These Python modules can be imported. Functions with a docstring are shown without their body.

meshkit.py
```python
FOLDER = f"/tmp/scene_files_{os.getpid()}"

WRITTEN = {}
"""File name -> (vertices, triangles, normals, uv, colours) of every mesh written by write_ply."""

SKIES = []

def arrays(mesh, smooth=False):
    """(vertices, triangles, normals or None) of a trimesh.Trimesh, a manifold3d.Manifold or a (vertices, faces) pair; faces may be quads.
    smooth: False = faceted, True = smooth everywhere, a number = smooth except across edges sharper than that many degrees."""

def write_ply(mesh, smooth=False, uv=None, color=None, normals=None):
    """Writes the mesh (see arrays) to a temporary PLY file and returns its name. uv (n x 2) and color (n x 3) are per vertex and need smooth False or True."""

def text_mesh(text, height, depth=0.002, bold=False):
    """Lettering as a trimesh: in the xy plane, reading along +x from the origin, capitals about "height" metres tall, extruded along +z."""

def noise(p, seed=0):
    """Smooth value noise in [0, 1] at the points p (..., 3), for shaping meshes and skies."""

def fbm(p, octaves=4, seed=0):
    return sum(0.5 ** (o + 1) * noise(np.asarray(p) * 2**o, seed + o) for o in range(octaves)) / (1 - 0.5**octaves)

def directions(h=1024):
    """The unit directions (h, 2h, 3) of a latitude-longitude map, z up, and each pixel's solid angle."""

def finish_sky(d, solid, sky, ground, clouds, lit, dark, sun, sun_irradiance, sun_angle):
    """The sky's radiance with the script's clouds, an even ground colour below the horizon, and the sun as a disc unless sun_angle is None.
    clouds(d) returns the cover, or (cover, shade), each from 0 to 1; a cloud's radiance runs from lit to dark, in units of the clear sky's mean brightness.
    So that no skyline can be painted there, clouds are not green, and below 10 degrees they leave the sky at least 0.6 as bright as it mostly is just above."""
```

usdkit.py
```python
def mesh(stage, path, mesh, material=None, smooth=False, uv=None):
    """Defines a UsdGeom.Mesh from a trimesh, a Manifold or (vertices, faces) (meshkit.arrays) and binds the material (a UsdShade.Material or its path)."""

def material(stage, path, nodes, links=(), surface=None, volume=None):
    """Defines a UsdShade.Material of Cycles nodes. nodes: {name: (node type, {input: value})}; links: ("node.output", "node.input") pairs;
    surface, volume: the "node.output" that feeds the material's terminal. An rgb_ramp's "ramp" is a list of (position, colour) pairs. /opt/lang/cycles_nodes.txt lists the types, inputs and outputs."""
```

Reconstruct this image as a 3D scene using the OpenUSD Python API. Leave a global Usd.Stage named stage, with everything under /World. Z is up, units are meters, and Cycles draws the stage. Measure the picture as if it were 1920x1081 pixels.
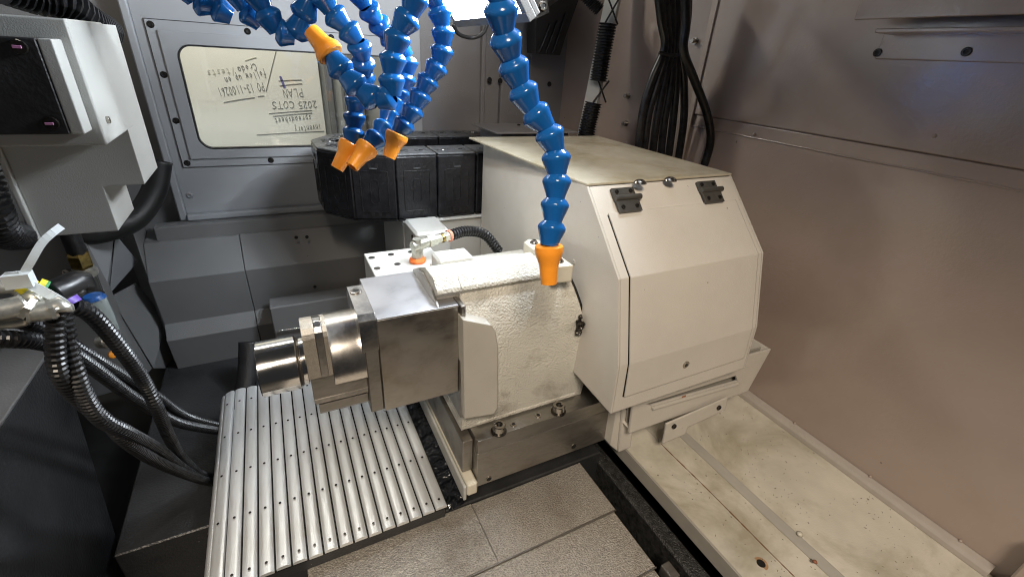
import math, random
import numpy as np, trimesh, usdkit, meshkit
import manifold3d as m3
from shapely.geometry import Polygon, Point, LineString, box as sbox
from shapely import union_all
from pxr import Usd, UsdGeom, UsdLux, UsdShade, Gf, Sdf

random.seed(7); RNG = np.random.default_rng(7)
stage = Usd.Stage.CreateInMemory()
UsdGeom.SetStageUpAxis(stage, 'Z'); UsdGeom.SetStageMetersPerUnit(stage, 1.0)
UsdGeom.Xform.Define(stage, '/World'); UsdGeom.Scope.Define(stage, '/World/Looks')

# ---------------------------------------------------------------- camera and light
cam = UsdGeom.Camera.Define(stage, '/World/camera')
cam.CreateHorizontalApertureAttr(36.0); cam.CreateFocalLengthAttr(15.8782)
cam.CreateClippingRangeAttr((0.02, 50.0)); cam.CreateExposureAttr(0.45)
cam.AddTransformOp().Set(Gf.Matrix4d(*((0.893691, -0.444859, 0.058450, 0.000000), (0.156644, 0.431421, 0.888447, 0.000000), (-0.420451, -0.784841, 0.455242, 0.000000), (0.000000, 0.000000, 1.500000, 1.000000))))

def aim(frm, to):
    z = np.array(frm, float) - np.array(to, float); z /= np.linalg.norm(z)
    x = np.cross([0, 0, 1.0], z); x /= np.linalg.norm(x); y = np.cross(z, x)
    return Gf.Matrix4d(*[[*map(float, x), 0], [*map(float, y), 0], [*map(float, z), 0], [*map(float, frm), 1]])

def rect_light(name, frm, to, w, h, power, color):
    l = UsdLux.RectLight.Define(stage, '/World/' + name)
    l.CreateWidthAttr(w); l.CreateHeightAttr(h); l.CreateIntensityAttr(power); l.CreateColorAttr(color)
    l.AddTransformOp().Set(aim(frm, to))
    return l
# unseen warm lamp behind the camera, lights the cover, casting and tray
WARM = 52.0
LAMP = 36.0
rect_light('unseen_warm_lamp', (-0.29, -0.66, 2.38), (0.28, 0.35, 1.1), 0.42, 0.28, WARM, (1.0, 0.855, 0.69))
COOL = 195.0
rect_light('unseen_cool_lamp', (0.44, 0.42, 1.70), (-0.55, 0.62, 1.44), 0.10, 0.08, COOL, (0.84, 0.92, 1.0))  # unseen cool lamp, lights the left housing, column and slats

rect_light('unseen_back_lamp', (-0.10, 1.22, 2.05), (-0.02, 1.45, 1.40), 0.4, 0.1, 52.0, (1.0, 0.96, 0.87))  # out of view behind the back wall, placed to light the whiteboard
dome = UsdLux.DomeLight.Define(stage, '/World/room_ambient')  # even ambient light of the room, no source in view
dome.GetPrim().SetCustomDataByKey('kind', 'structure')
dm = usdkit.material(stage, '/World/Looks/room_light', {'b': ('background_shader', {'color': (0.92, 0.95, 1.0), 'strength': 0.02})}, [], surface='b.background')
UsdShade.MaterialBindingAPI.Apply(dome.GetPrim()).Bind(dm)

# ---------------------------------------------------------------- materials
MATS = {}
def M(name, col, rough=0.5, metal=0.0, var=0.08, vscale=25.0, bump=0.0, bscale=900.0, bevel=0.0, speck=None, sscale=160.0, sthr=0.70,
      stretch=None, coat=0.0, rvar=0.08, spec=0.5, stain=None, tscale=9.0, tthr=0.58):
    if name in MATS: return MATS[name]
    col = np.array(col, float)
    n = {'g': ('geometry', {}), 'n1': ('noise_texture', {'scale': vscale, 'detail': 4.0, 'roughness': 0.6}),
         'r1': ('rgb_ramp', {'ramp': [(0.3, tuple(col * (1 - var))), (0.7, tuple(np.minimum(col * (1 + var), 1)))]}),
         'p': ('principled_bsdf', {'metallic': metal, 'roughness': rough, 'coat_weight': coat, 'coat_roughness': 0.12, 'specular_ior_level': spec}),
         'rr': ('map_range', {'from_min': 0.3, 'from_max': 0.7, 'to_min': max(rough - rvar, 0.02), 'to_max': rough + rvar, 'clamp': True})}
    L = [('n1.fac', 'r1.fac'), ('n1.fac', 'rr.value'), ('rr.result', 'p.roughness')]
    src = 'g.position'
    if stretch:
        n['mp'] = ('mapping', {'scale': stretch}); L += [('g.position', 'mp.vector')]; src = 'mp.vector'
    L += [(src, 'n1.vector')]
    c = 'r1.color'
    if stain:
        n['n3'] = ('noise_texture', {'scale': tscale, 'detail': 6.0, 'roughness': 0.65, 'distortion': 0.4})
        n['r3'] = ('rgb_ramp', {'ramp': [(tthr - 0.08, (0, 0, 0)), (tthr + 0.14, (0.75, 0.75, 0.75))]})
        n['m3'] = ('mix_color', {'blend_type': 'mix', 'b': stain})
        L += [('g.position', 'n3.vector'), ('n3.fac', 'r3.fac'), ('r3.color', 'm3.fac'), (c, 'm3.a')]; c = 'm3.result'
    if speck:
        n['n2'] = ('noise_texture', {'scale': sscale, 'detail': 2.0, 'roughness': 0.5})
        n['r2'] = ('rgb_ramp', {'ramp': [(sthr, (0, 0, 0)), (sthr + 0.03, (0.85, 0.85, 0.85))]})
        n['m2'] = ('mix_color', {'blend_type': 'mix', 'b': speck})
        L += [('g.position', 'n2.vector'), ('n2.fac', 'r2.fac'), ('r2.color', 'm2.fac'), (c, 'm2.a')]; c = 'm2.result'
    L += [(c, 'p.base_color')]
    nrm = None
    if bevel:
        n['bv'] = ('bevel', {'radius': bevel, 'samples': 4}); nrm = 'bv.bevel'
    if bump:
        n['nb'] = ('noise_texture', {'scale': bscale, 'detail': 2.0, 'roughness': 0.5})
        n['bp'] = ('bump', {'strength': min(bump * 1.4, 1.0), 'distance': 1.6 / bscale})
        L += [(src, 'nb.vector'), ('nb.fac', 'bp.height')]
        if nrm: L += [(nrm, 'bp.normal')]
        nrm = 'bp.normal'
    if nrm: L += [(nrm, 'p.normal')]
    MATS[name] = usdkit.material(stage, '/World/Looks/' + name, n, L, surface='p.BSDF')
    return MATS[name]

beige = M('beige_sheet', (0.58, 0.553, 0.50), 0.36, var=0.05, vscale=9, bump=0.10, bscale=700, bevel=0.0025, speck=(0.10, 0.08, 0.06), sscale=120, sthr=0.765)
beige_top = M('oily_beige_sheet', (0.50, 0.46, 0.36), 0.17, var=0.12, vscale=8, bump=0.06, bscale=500, bevel=0.0025, stain=(0.33, 0.27, 0.14), tscale=10, rvar=0.06)
cast = M('cream_cast_paint', (0.64, 0.625, 0.56), 0.40, var=0.05, vscale=22, bump=0.50, bscale=400, bevel=0.003, stain=(0.17, 0.14, 0.09), tscale=17, tthr=0.615)
cream = M('cream_smooth_paint', (0.66, 0.62, 0.51), 0.42, var=0.04, vscale=20, bump=0.08, bscale=600, bevel=0.003)
grey = M('grey_panel_paint', (0.34, 0.355, 0.375), 0.42, var=0.04, vscale=7, bump=0.10, bscale=800, bevel=0.0015, speck=(0.06, 0.06, 0.06), sscale=90, sthr=0.79)
greycol = M('grey_column_paint', (0.18, 0.18, 0.18), 0.45, var=0.06, vscale=9, bump=0.10, bscale=700, bevel=0.002, speck=(0.05, 0.05, 0.05), sscale=110, sthr=0.765)
greylt = M('light_grey_paint', (0.46, 0.46, 0.435), 0.48, var=0.04, vscale=12, bump=0.12, bscale=900, bevel=0.0015)
wallr = M('glossy_wall_paint', (0.36, 0.285, 0.245), 0.21, var=0.06, vscale=6, bump=0.035, bscale=260, speck=(0.10, 0.07, 0.05), sscale=55, sthr=0.79, rvar=0.05, spec=0.8, coat=0.7, bevel=0.0015)
wallb = M('back_wall_paint', (0.20, 0.195, 0.20), 0.42, var=0.07, vscale=6, bump=0.15, bscale=500, bevel=0.0015)
trayp = M('tray_paint', (0.61, 0.58, 0.50), 0.33, var=0.13, vscale=9, bump=0.08, bscale=500, bevel=0.0015, speck=(0.12, 0.09, 0.05), sscale=75, sthr=0.735, stain=(0.30, 0.27, 0.185), tscale=8, tthr=0.54)
trayg = M('tray_shaded_grey', (0.36, 0.34, 0.30), 0.45, var=0.08, bevel=0.001)  # darker copy of the tray paint, shade of the turned faces in its colour
steel = M('ground_steel', (0.50, 0.475, 0.44), 0.36, 1.0, var=0.12, vscale=34, bump=0.02, bscale=500, bevel=0.0008, stretch=(0.5, 1, 1), stain=(0.34, 0.28, 0.21), tscale=18)
steeltop = M('milled_steel', (0.50, 0.50, 0.52), 0.38, 1.0, var=0.03, vscale=40, bevel=0.0008, rvar=0.04)
steeld = M('dark_ground_steel', (0.31, 0.295, 0.27), 0.36, 0.85, var=0.14, vscale=30, bump=0.06, bscale=500, bevel=0.0008, stretch=(0.3, 1, 1), stain=(0.17, 0.14, 0.11), tscale=20)
chrome = M('polished_steel', (0.76, 0.74, 0.71), 0.13, 1.0, var=0.04, vscale=40, bevel=0.0006, rvar=0.04)
satin = M('satin_steel', (0.65, 0.62, 0.58), 0.25, 1.0, var=0.05, vscale=30, bevel=0.0006, rvar=0.05)
blast = M('blasted_steel', (0.55, 0.50, 0.43), 0.52, 0.8, var=0.10, vscale=300, bump=0.22, bscale=900, bevel=0.0006)
alu = M('anodised_aluminium', (0.74, 0.755, 0.76), 0.42, 0.5, var=0.05, vscale=60, bump=0.05, bscale=700, bevel=0.0005, stretch=(4, 0.5, 1))
plate = M('stippled_floor_plate', (0.41, 0.38, 0.335), 0.50, 0.45, var=0.36, vscale=420, bump=0.5, bscale=520, bevel=0.001, stain=(0.20, 0.17, 0.13), tscale=8, tthr=0.57)
black = M('black_plastic', (0.009, 0.009, 0.011), 0.25, var=0.2, vscale=60, bump=0.10, bscale=500, bevel=0.001)
blacktop = M('lit_chain_top_plastic', (0.085, 0.088, 0.092), 0.34, var=0.25, vscale=90, bump=0.15, bscale=500, bevel=0.001)  # chain plastic made paler, lamp light on the tops put into the colour
rubber = M('black_conduit', (0.010, 0.010, 0.011), 0.33, var=0.2, vscale=60)
rubberm = M('matt_black_rubber', (0.018, 0.018, 0.019), 0.48, var=0.25, vscale=60, bump=0.1, bscale=300)
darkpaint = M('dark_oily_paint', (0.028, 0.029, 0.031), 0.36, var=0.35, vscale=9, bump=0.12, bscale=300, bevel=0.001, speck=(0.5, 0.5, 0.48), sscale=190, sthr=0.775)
pit = M('pit_black', (0.010, 0.010, 0.010), 0.5, var=0.3)
blue = M('blue_hose_plastic', (0.008, 0.100, 0.34), 0.15, var=0.06, vscale=60, rvar=0.05, bevel=0.0005)
orange = M('orange_nozzle_plastic', (0.95, 0.34, 0.03), 0.34, var=0.05, vscale=60, bump=0.03)
boltm = M('bolt_steel', (0.45, 0.42, 0.38), 0.22, 1.0, var=0.1, vscale=100)
boltd = M('black_oxide_bolt', (0.05, 0.045, 0.04), 0.3, 0.8, var=0.2, vscale=100)
hole = M('hole_black', (0.006, 0.006, 0.006), 0.6)
hingem = M('dark_grey_hinge', (0.075, 0.072, 0.065), 0.42, 0.3, var=0.15, vscale=60, bevel=0.0006)
brass = M('brass', (0.42, 0.30, 0.10), 0.3, 1.0, var=0.12, vscale=80)
nickel = M('nickel_fitting', (0.62, 0.61, 0.55), 0.30, 0.75, var=0.12, vscale=80)
zinc = M('zinc_fitting', (0.52, 0.52, 0.45), 0.33, 0.8, var=0.12, vscale=80)
whitepl = M('white_nylon', (0.74, 0.80, 0.82), 0.35, var=0.02)
yellow = M('yellow_tape', (0.80, 0.68, 0.03), 0.5); green = M('green_tape', (0.08, 0.38, 0.14), 0.5); violet = M('violet_tape', (0.16, 0.08, 0.45), 0.45)
pink = M('pink_mark', (0.55, 0.22, 0.42), 0.5); redtag = M('rust_tag', (0.30, 0.12, 0.06), 0.6)
paper = M('whiteboard', (0.80, 0.785, 0.71), 0.5, var=0.02, vscale=4)
ink = M('marker_ink', (0.20, 0.20, 0.19), 0.6); inkf = M('faded_marker_ink', (0.50, 0.49, 0.40), 0.6); inkv = M('violet_marker_ink', (0.15, 0.14, 0.32), 0.6)
bluecap = M('blue_cap', (0.02, 0.14, 0.50), 0.35)
acryl = M('clear_filter_bowl', (0.42, 0.48, 0.48), 0.15)
chip = M('bare_chip', (0.12, 0.115, 0.11), 0.6)
film = M('black_glossy_film', (0.010, 0.011, 0.014), 0.12, bump=0.5, bscale=60)
glass = usdkit.material(stage, '/World/Looks/window_glass', {'t': ('transparent_bsdf', {'color': (0.97, 0.98, 0.97)}), 'g': ('glossy_bsdf', {'roughness': 0.03, 'color': (1, 1, 1)}), 'f': ('fresnel', {'IOR': 1.45}), 'm': ('mix_closure', {})},
                        [('f.fac', 'm.fac'), ('t.BSDF', 'm.closure1'), ('g.BSDF', 'm.closure2')], surface='m.closure')
glow = usdkit.material(stage, '/World/Looks/lamp_glow', {'e': ('emission', {'color': (0.88, 0.94, 1.0), 'strength': LAMP})}, [], surface='e.emission')

# ---------------------------------------------------------------- helpers
USED = {}
def numbered(path):
    k = USED.get(path, -1) + 1; USED[path] = k
    return path if k == 0 else f'{path}_{k:03d}'
LOC = {}
def thing(name, label, cat, loc=(0, 0, 0), group=None, kind=None):
    x = UsdGeom.Xform.Define(stage, numbered('/World/' + name)); x.AddTranslateOp().Set(Gf.Vec3d(*map(float, loc)))
    p = x.GetPrim(); p.SetCustomDataByKey('label', label); p.SetCustomDataByKey('category', cat)
    if group: p.SetCustomDataByKey('group', group)
    if kind: p.SetCustomDataByKey('kind', kind)
    LOC[str(p.GetPath())] = np.array(loc, float)
    return p
def obj(name, mesh, mat, parent=None, smooth=False, label=None, cat=None, kind=None, group=None):
    base = str(parent.GetPath()) if parent is not None else '/World'
    path = numbered(base + '/' + name)
    v, f, n = meshkit.arrays(mesh, smooth)
    root = '/'.join(path.split('/')[:3]); off = LOC.get(root, np.zeros(3))
    m = usdkit.mesh(stage, path, (v - off, f) if n is None else (v, f), mat)
    if n is not None:
        m.GetPointsAttr().Set([Gf.Vec3f(*map(float, q)) for q in (v - off)])
        m.CreateNormalsAttr([Gf.Vec3f(*map(float, q)) for q in n]); m.SetNormalsInterpolation('vertex')
    p = m.GetPrim()
    for k, val in (('label', label), ('category', cat), ('kind', kind), ('group', group)):
        if val: p.SetCustomDataByKey(k, val)
    return p
cat_ = trimesh.util.concatenate

def cbox(x0, x1, y0, y1, z0, z1, b=0.0015):
    b = min(b, 0.45 * (x1 - x0), 0.45 * (y1 - y0), 0.45 * (z1 - z0))
    pts = []
    for sx in (0, 1):
        for sy in (0, 1):
            for sz in (0, 1):
                c = np.array([x1 if sx else x0, y1 if sy else y0, z1 if sz else z0]); d = np.array([-1 if sx else 1, -1 if sy else 1, -1 if sz else 1]) * b
                for k in range(3):
                    q = c + d; q[k] = c[k]; pts.append(q)
    return trimesh.convex.convex_hull(np.array(pts))
AX = {'x': lambda u, v, w: (w, u, v), 'y': lambda u, v, w: (u, w, v), 'z': lambda u, v, w: (u, v, w)}
def prism(poly, axis, a, b):
    """polygon in the other two axes (in order), extruded along axis from a to b"""
    pg = poly if hasattr(poly, 'exterior') else Polygon(poly)
    m = trimesh.creation.extrude_polygon(pg, b - a, engine='earcut')
    v = m.vertices.copy(); w = v[:, 2] + a
    m.vertices = np.stack(AX[axis](v[:, 0], v[:, 1], w), 1)
    if axis == 'y': m.invert()
    return m
def cyl(p, q, r, n=24, r2=None, cap=True):
    p, q = np.array(p, float), np.array(q, float); L = np.linalg.norm(q - p); r2 = r if r2 is None else r2
    return lathe([(0, 0), (r, 0), (r2, L), (0, L)], p, q - p, n)
def lathe(prof, p, d, n=24):
    """prof: (radius, height) along the direction d from p"""
    d = np.array(d, float); d /= np.linalg.norm(d)
    m = trimesh.creation.revolve(np.array(prof, float), sections=n)
    T = trimesh.geometry.align_vectors([0, 0, 1], d); T[:3, 3] = p
    m.apply_transform(T)
    if m.volume < 0: m.invert()
    return m
def smooth_path(pts, step):
    pts = np.array(pts, float)
    P_ = np.vstack([2 * pts[0] - pts[1], pts, 2 * pts[-1] - pts[-2]]); out = []
    for i in range(1, len(P_) - 2):
        for t in np.linspace(0, 1, 24, endpoint=False):
            a, b, c, d = P_[i - 1:i + 3]
            out.append(0.5 * (2 * b + (c - a) * t + (2 * a - 5 * b + 4 * c - d) * t * t + (3 * b - a - 3 * c + d) * t ** 3))
    out.append(pts[-1]); out = np.array(out)
    s = np.r_[0, np.cumsum(np.linalg.norm(np.diff(out, axis=0), axis=1))]
    n = max(2, int(round(s[-1] / step)) + 1); u = np.linspace(0, s[-1], n)
    return np.stack([np.interp(u, s, out[:, k]) for k in range(3)], 1)
def tube(path, radii, n=12):
    path = np.array(path, float); radii = np.broadcast_to(radii, len(path))
    t = np.gradient(path, axis=0); t /= np.linalg.norm(t, axis=1, keepdims=True)
    u = np.cross(t[0], [0.3, 0.5, 0.8]); u /= np.linalg.norm(u); V = []
    for i in range(len(path)):
        u = u - t[i] * (u @ t[i]); u /= np.linalg.norm(u); w = np.cross(t[i], u)
        a = np.arange(n) * 2 * np.pi / n
        V.append(path[i] + radii[i] * (np.cos(a)[:, None] * u + np.sin(a)[:, None] * w))
    V = np.vstack(V); F = []
    for i in range(len(path) - 1):
        for j in range(n):
            a, b = i * n + j, i * n + (j + 1) % n
            F += [(a, b, b + n), (a, b + n, a + n)]
    k = len(V); V = np.vstack([V, path[0], path[-1]])
    for j in range(n):
        F += [(k, (j + 1) % n, j), (k + 1, (len(path) - 1) * n + j, (len(path) - 1) * n + (j + 1) % n)]
    m = trimesh.Trimesh(V, F, process=False)
    if m.volume < 0: m.invert()
    return m
def conduit(pts, r, pitch=0.0030, n=12):
    p = smooth_path(pts, pitch / 4)
    k = np.arange(len(p)); rad = r * np.array([1.0, 1.0, 0.80, 0.80])[k % 4]
    return tube(p, rad, n)
def bolt(parent, c, d, r, h, mat=None, name='bolt', socket=True, dome=False):
    mat = mat or boltm; d = np.array(d, float); d /= np.linalg.norm(d); c = np.array(c, float)
    if dome:
        prof = [(r, 0), (r, 0.15 * h), (0.8 * r, 0.65 * h), (0.5 * r, h), (0.42 * r, h), (0.40 * r, 0.45 * h), (0, 0.45 * h)]
    else:
        prof = [(r, 0), (r, 0.88 * h), (0.9 * r, h), (0.56 * r, h), (0.52 * r, 0.45 * h), (0, 0.45 * h)]
    b = obj(name, lathe(prof, c - d * 0.0003, d, 20), mat, parent, smooth=35)
    if socket: obj('socket', lathe([(0, 0), (0.5 * r, 0), (0.5 * r, 0.0002), (0, 0.0002)], c + d * (0.47 * h), d, 6), hole, b)
    return b

# ---------------------------------------------------------------- the setting
floor = obj('floor', cbox(-0.9, 1.2, -0.4, 1.4, 0.76, 0.78), pit, kind='structure')
XR = 0.717
rw = thing('right_wall', 'tall taupe painted steel side wall of the enclosure', 'wall', (XR, 0.2, 0.93), kind='structure')
obj('lower_panel', cbox(XR, XR + 0.02, -0.35, 0.668, 0.78, 1.424), wallr, rw)
obj('upper_panel', cbox(XR - 0.0035, XR + 0.02, -0.35, 0.668, 1.4245, 2.1), wallr, rw)
wv = np.stack([np.full(40, XR - 0.0004), np.linspace(0.66, 0.05, 40), np.full(40, 1.4035) + RNG.normal(0, 0.00035, 40)], 1)
obj('weld_seam', tube(wv, 0.0011 + 0.0005 * RNG.random(40), 6), wallr, rw, smooth=True)
for (px, z) in (((0.28), 1.445), ((0.52), 1.409), ((0.10), 1.43)):
    obj('weld_spot', trimesh.creation.icosphere(2, 0.0026).apply_transform(trimesh.transformations.translation_matrix((XR - 0.003, px, z))), wallr, rw, smooth=True)

bw = thing('back_wall', 'grey sheet metal back wall behind the cable chain', 'wall', (0.5, 1.06, 0.9), kind='structure')
for x0, x1, y in ((0.30, 0.452, 1.06), (0.4525, 0.496, 1.055), (0.4965, 0.57, 1.045), (0.5705, 0.80, 1.045)):
    obj('wall_panel', cbox(x0, x1, y, y + 0.03, 0.78, 2.0), wallb, bw)
for q in [(0.4658, 1.0450, 1.4497), (0.4930, 1.0450, 1.4483), (0.6262, 1.0450, 1.4456)]:
    obj('grommet', lathe([(0, 0), (0.006, 0), (0.005, 0.002), (0.003, 0.002), (0.003, 0.0005), (0, 0.0005)], q, (0, -1, 0), 16), hole, bw, smooth=30)
obj('edge_strip', cbox(0.446, 0.456, 1.046, 1.056, 0.9, 2.0), wallb, bw)

# slanting corner panel with the cable channel
cp = thing('corner_panel', 'angled grey corner panel between back wall and right wall', 'wall panel', (XR, 0.668, 0.9), kind='structure')
A2 = np.array([XR + 0.001, 0.668]); B2 = np.array([0.665, 1.05]); nrm2 = np.array([-(B2 - A2)[1], (B2 - A2)[0]]); nrm2 /= np.linalg.norm(nrm2)
if nrm2[0] > 0: nrm2 = -nrm2
obj('panel', prism([tuple(A2), tuple(B2), tuple(B2 - nrm2 * 0.02), tuple(A2 - nrm2 * 0.02)], 'z', 0.78, 2.1), wallr, cp)
def on_panel(s, z, out=0.0):
    q = A2 + (B2 - A2) * s + nrm2 * out
    return np.array([q[0], q[1], z])
obj('corner_seam', cbox(XR - 0.007, XR - 0.0036, 0.655, 0.667, 0.95, 2.1, 0.0005), wallr, cp)
for s, z in ((0.42, 1.44), (0.40, 1.385), (0.06, 1.545)):
    d = (nrm2[0], nrm2[1], 0)
    obj('stud', lathe([(0, 0), (0.006, 0), (0.006, 0.003), (0.004, 0.003), (0.004, 0.012), (0, 0.012)], on_panel(s, z), d, 14), boltm, cp, smooth=35)

# out of view: left wall, and pieces that keep lamp light off some parts
obj('left_wall', cbox(-0.62, -0.60, -0.35, 1.1, 0.78, 2.1), wallb, kind='structure')
obj('ceiling', cbox(-0.62, 0.74, 0.70, 1.1, 2.12, 2.14), wallb, kind='structure')  # out of view, also shuts out light from above the back
obj('unseen_front_shade', cbox(-0.62, -0.10, -0.07, -0.05, 1.76, 2.12), wallb, kind='structure')  # out of view, keeps the warm lamp off the upper left housing
obj('added_lamp_baffle', cbox(0.420, 0.56, 0.28, 0.62, 1.646, 1.650), wallb, kind='structure')  # added out of view to keep the cool lamp off the motor cover
obj('unseen_roof_shade', cbox(0.235, XR - 0.004, -0.35, 0.66, 1.80, 1.82), wallb, kind='structure', label='unseen grey roof panel that shades the upper right wall', cat='roof')  # out of view, edge placed to darken the upper right wall

# ---------------------------------------------------------------- window panel on the back
YW = 1.03
wp = thing('window_panel', 'grey sheet panel holding the framed window at the back left', 'panel', (0, YW, 1.2))
o = [(-0.1797, 1.0300, 1.5437), (-0.1727, 1.0300, 1.1937), (0.0776, 1.0300, 1.1820), (0.2664, 1.0300, 1.4438)]
x0, z0, x1, z1 = o[1][0], o[1][2], 0.30, 1.80
wo = [(-0.1191, 1.0300, 1.4819), (0.2252, 1.0300, 1.4855), (0.0952, 1.0300, 1.3093), (-0.1274, 1.0300, 1.3141)]
wx0, wx1, wz0, wz1 = wo[3][0] + 0.004, 0.24, wo[3][2], wo[0][2] + 0.004
outer = Polygon([(x0, z0), (x1, z0), (x1, z1), (x0, z1)])
opening = sbox(wx0 + 0.022, wz0 + 0.022, wx1 - 0.022, wz1 - 0.022).buffer(0.022)
obj('sheet', prism(outer.difference(opening), 'y', YW, YW + 0.006), grey, wp)
obj('edge_flange', cbox(x0 - 0.0125, x0 - 0.0003, YW - 0.006, YW + 0.03, z0 - 0.012, z1, 0.002), grey, wp)
obj('bottom_flange', cbox(x0, x1, YW - 0.012, YW + 0.02, z0 - 0.0125, z0 - 0.0003, 0.002), grey, wp)
obj('side_return', cbox(x0 - 0.32, x0 - 0.006, YW + 0.032, YW + 0.05, 0.9, z1, 0.002), greycol, wp)
bolt(wp, (x0 + 0.013, YW, z0 + 0.035), (0, -1, 0), 0.0065, 0.004, grey, 'rivet', socket=False, dome=True)
wd = thing('window', 'rounded rectangular window with a double grey frame, a whiteboard seen through it', 'window', (0.03, YW, wz0))
fo = sbox(wx0 - 0.034, wz0 - 0.032, wx1 + 0.034, wz1 + 0.034); fm = sbox(wx0 - 0.019, wz0 - 0.017, wx1 + 0.019, wz1 + 0.019)
obj('outer_frame', prism(fo.difference(fm.buffer(-0.001)), 'y', YW - 0.004, YW - 0.0002), grey, wd)
obj('inner_frame', prism(fm.difference(opening.buffer(0.0005)), 'y', YW - 0.008, YW - 0.0002), grey, wd)
obj('gasket', prism(opening.buffer(0.0004).difference(opening.buffer(-0.0022)), 'y', YW - 0.006, YW + 0.004), rubberm, wd)
for pg in (fo, fm):
    obj('sealing_line', prism(pg.buffer(0.0012).difference(pg.buffer(-0.0003)), 'y', YW - 0.0012, YW - 0.0001), rubberm, wd)
obj('pane', prism(opening.buffer(-0.002), 'y', YW + 0.0005, YW + 0.0035), glass, wd)
for cx_ in np.linspace(wx0 - 0.0265, wx1 + 0.0265, 4):
    for cz_ in (wz0 - 0.0245, wz1 + 0.0265):
        bolt(wd, (cx_, YW - 0.004, cz_), (0, -1, 0), 0.0054, 0.0035, boltd, 'screw', dome=True)
for cz_ in np.linspace(wz0 - 0.0245, wz1 + 0.0265, 4)[1:3]:
    bolt(wd, (wx0 - 0.0265, YW - 0.004, cz_), (0, -1, 0), 0.0054, 0.0035, boltd, 'screw', dome=True)

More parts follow.
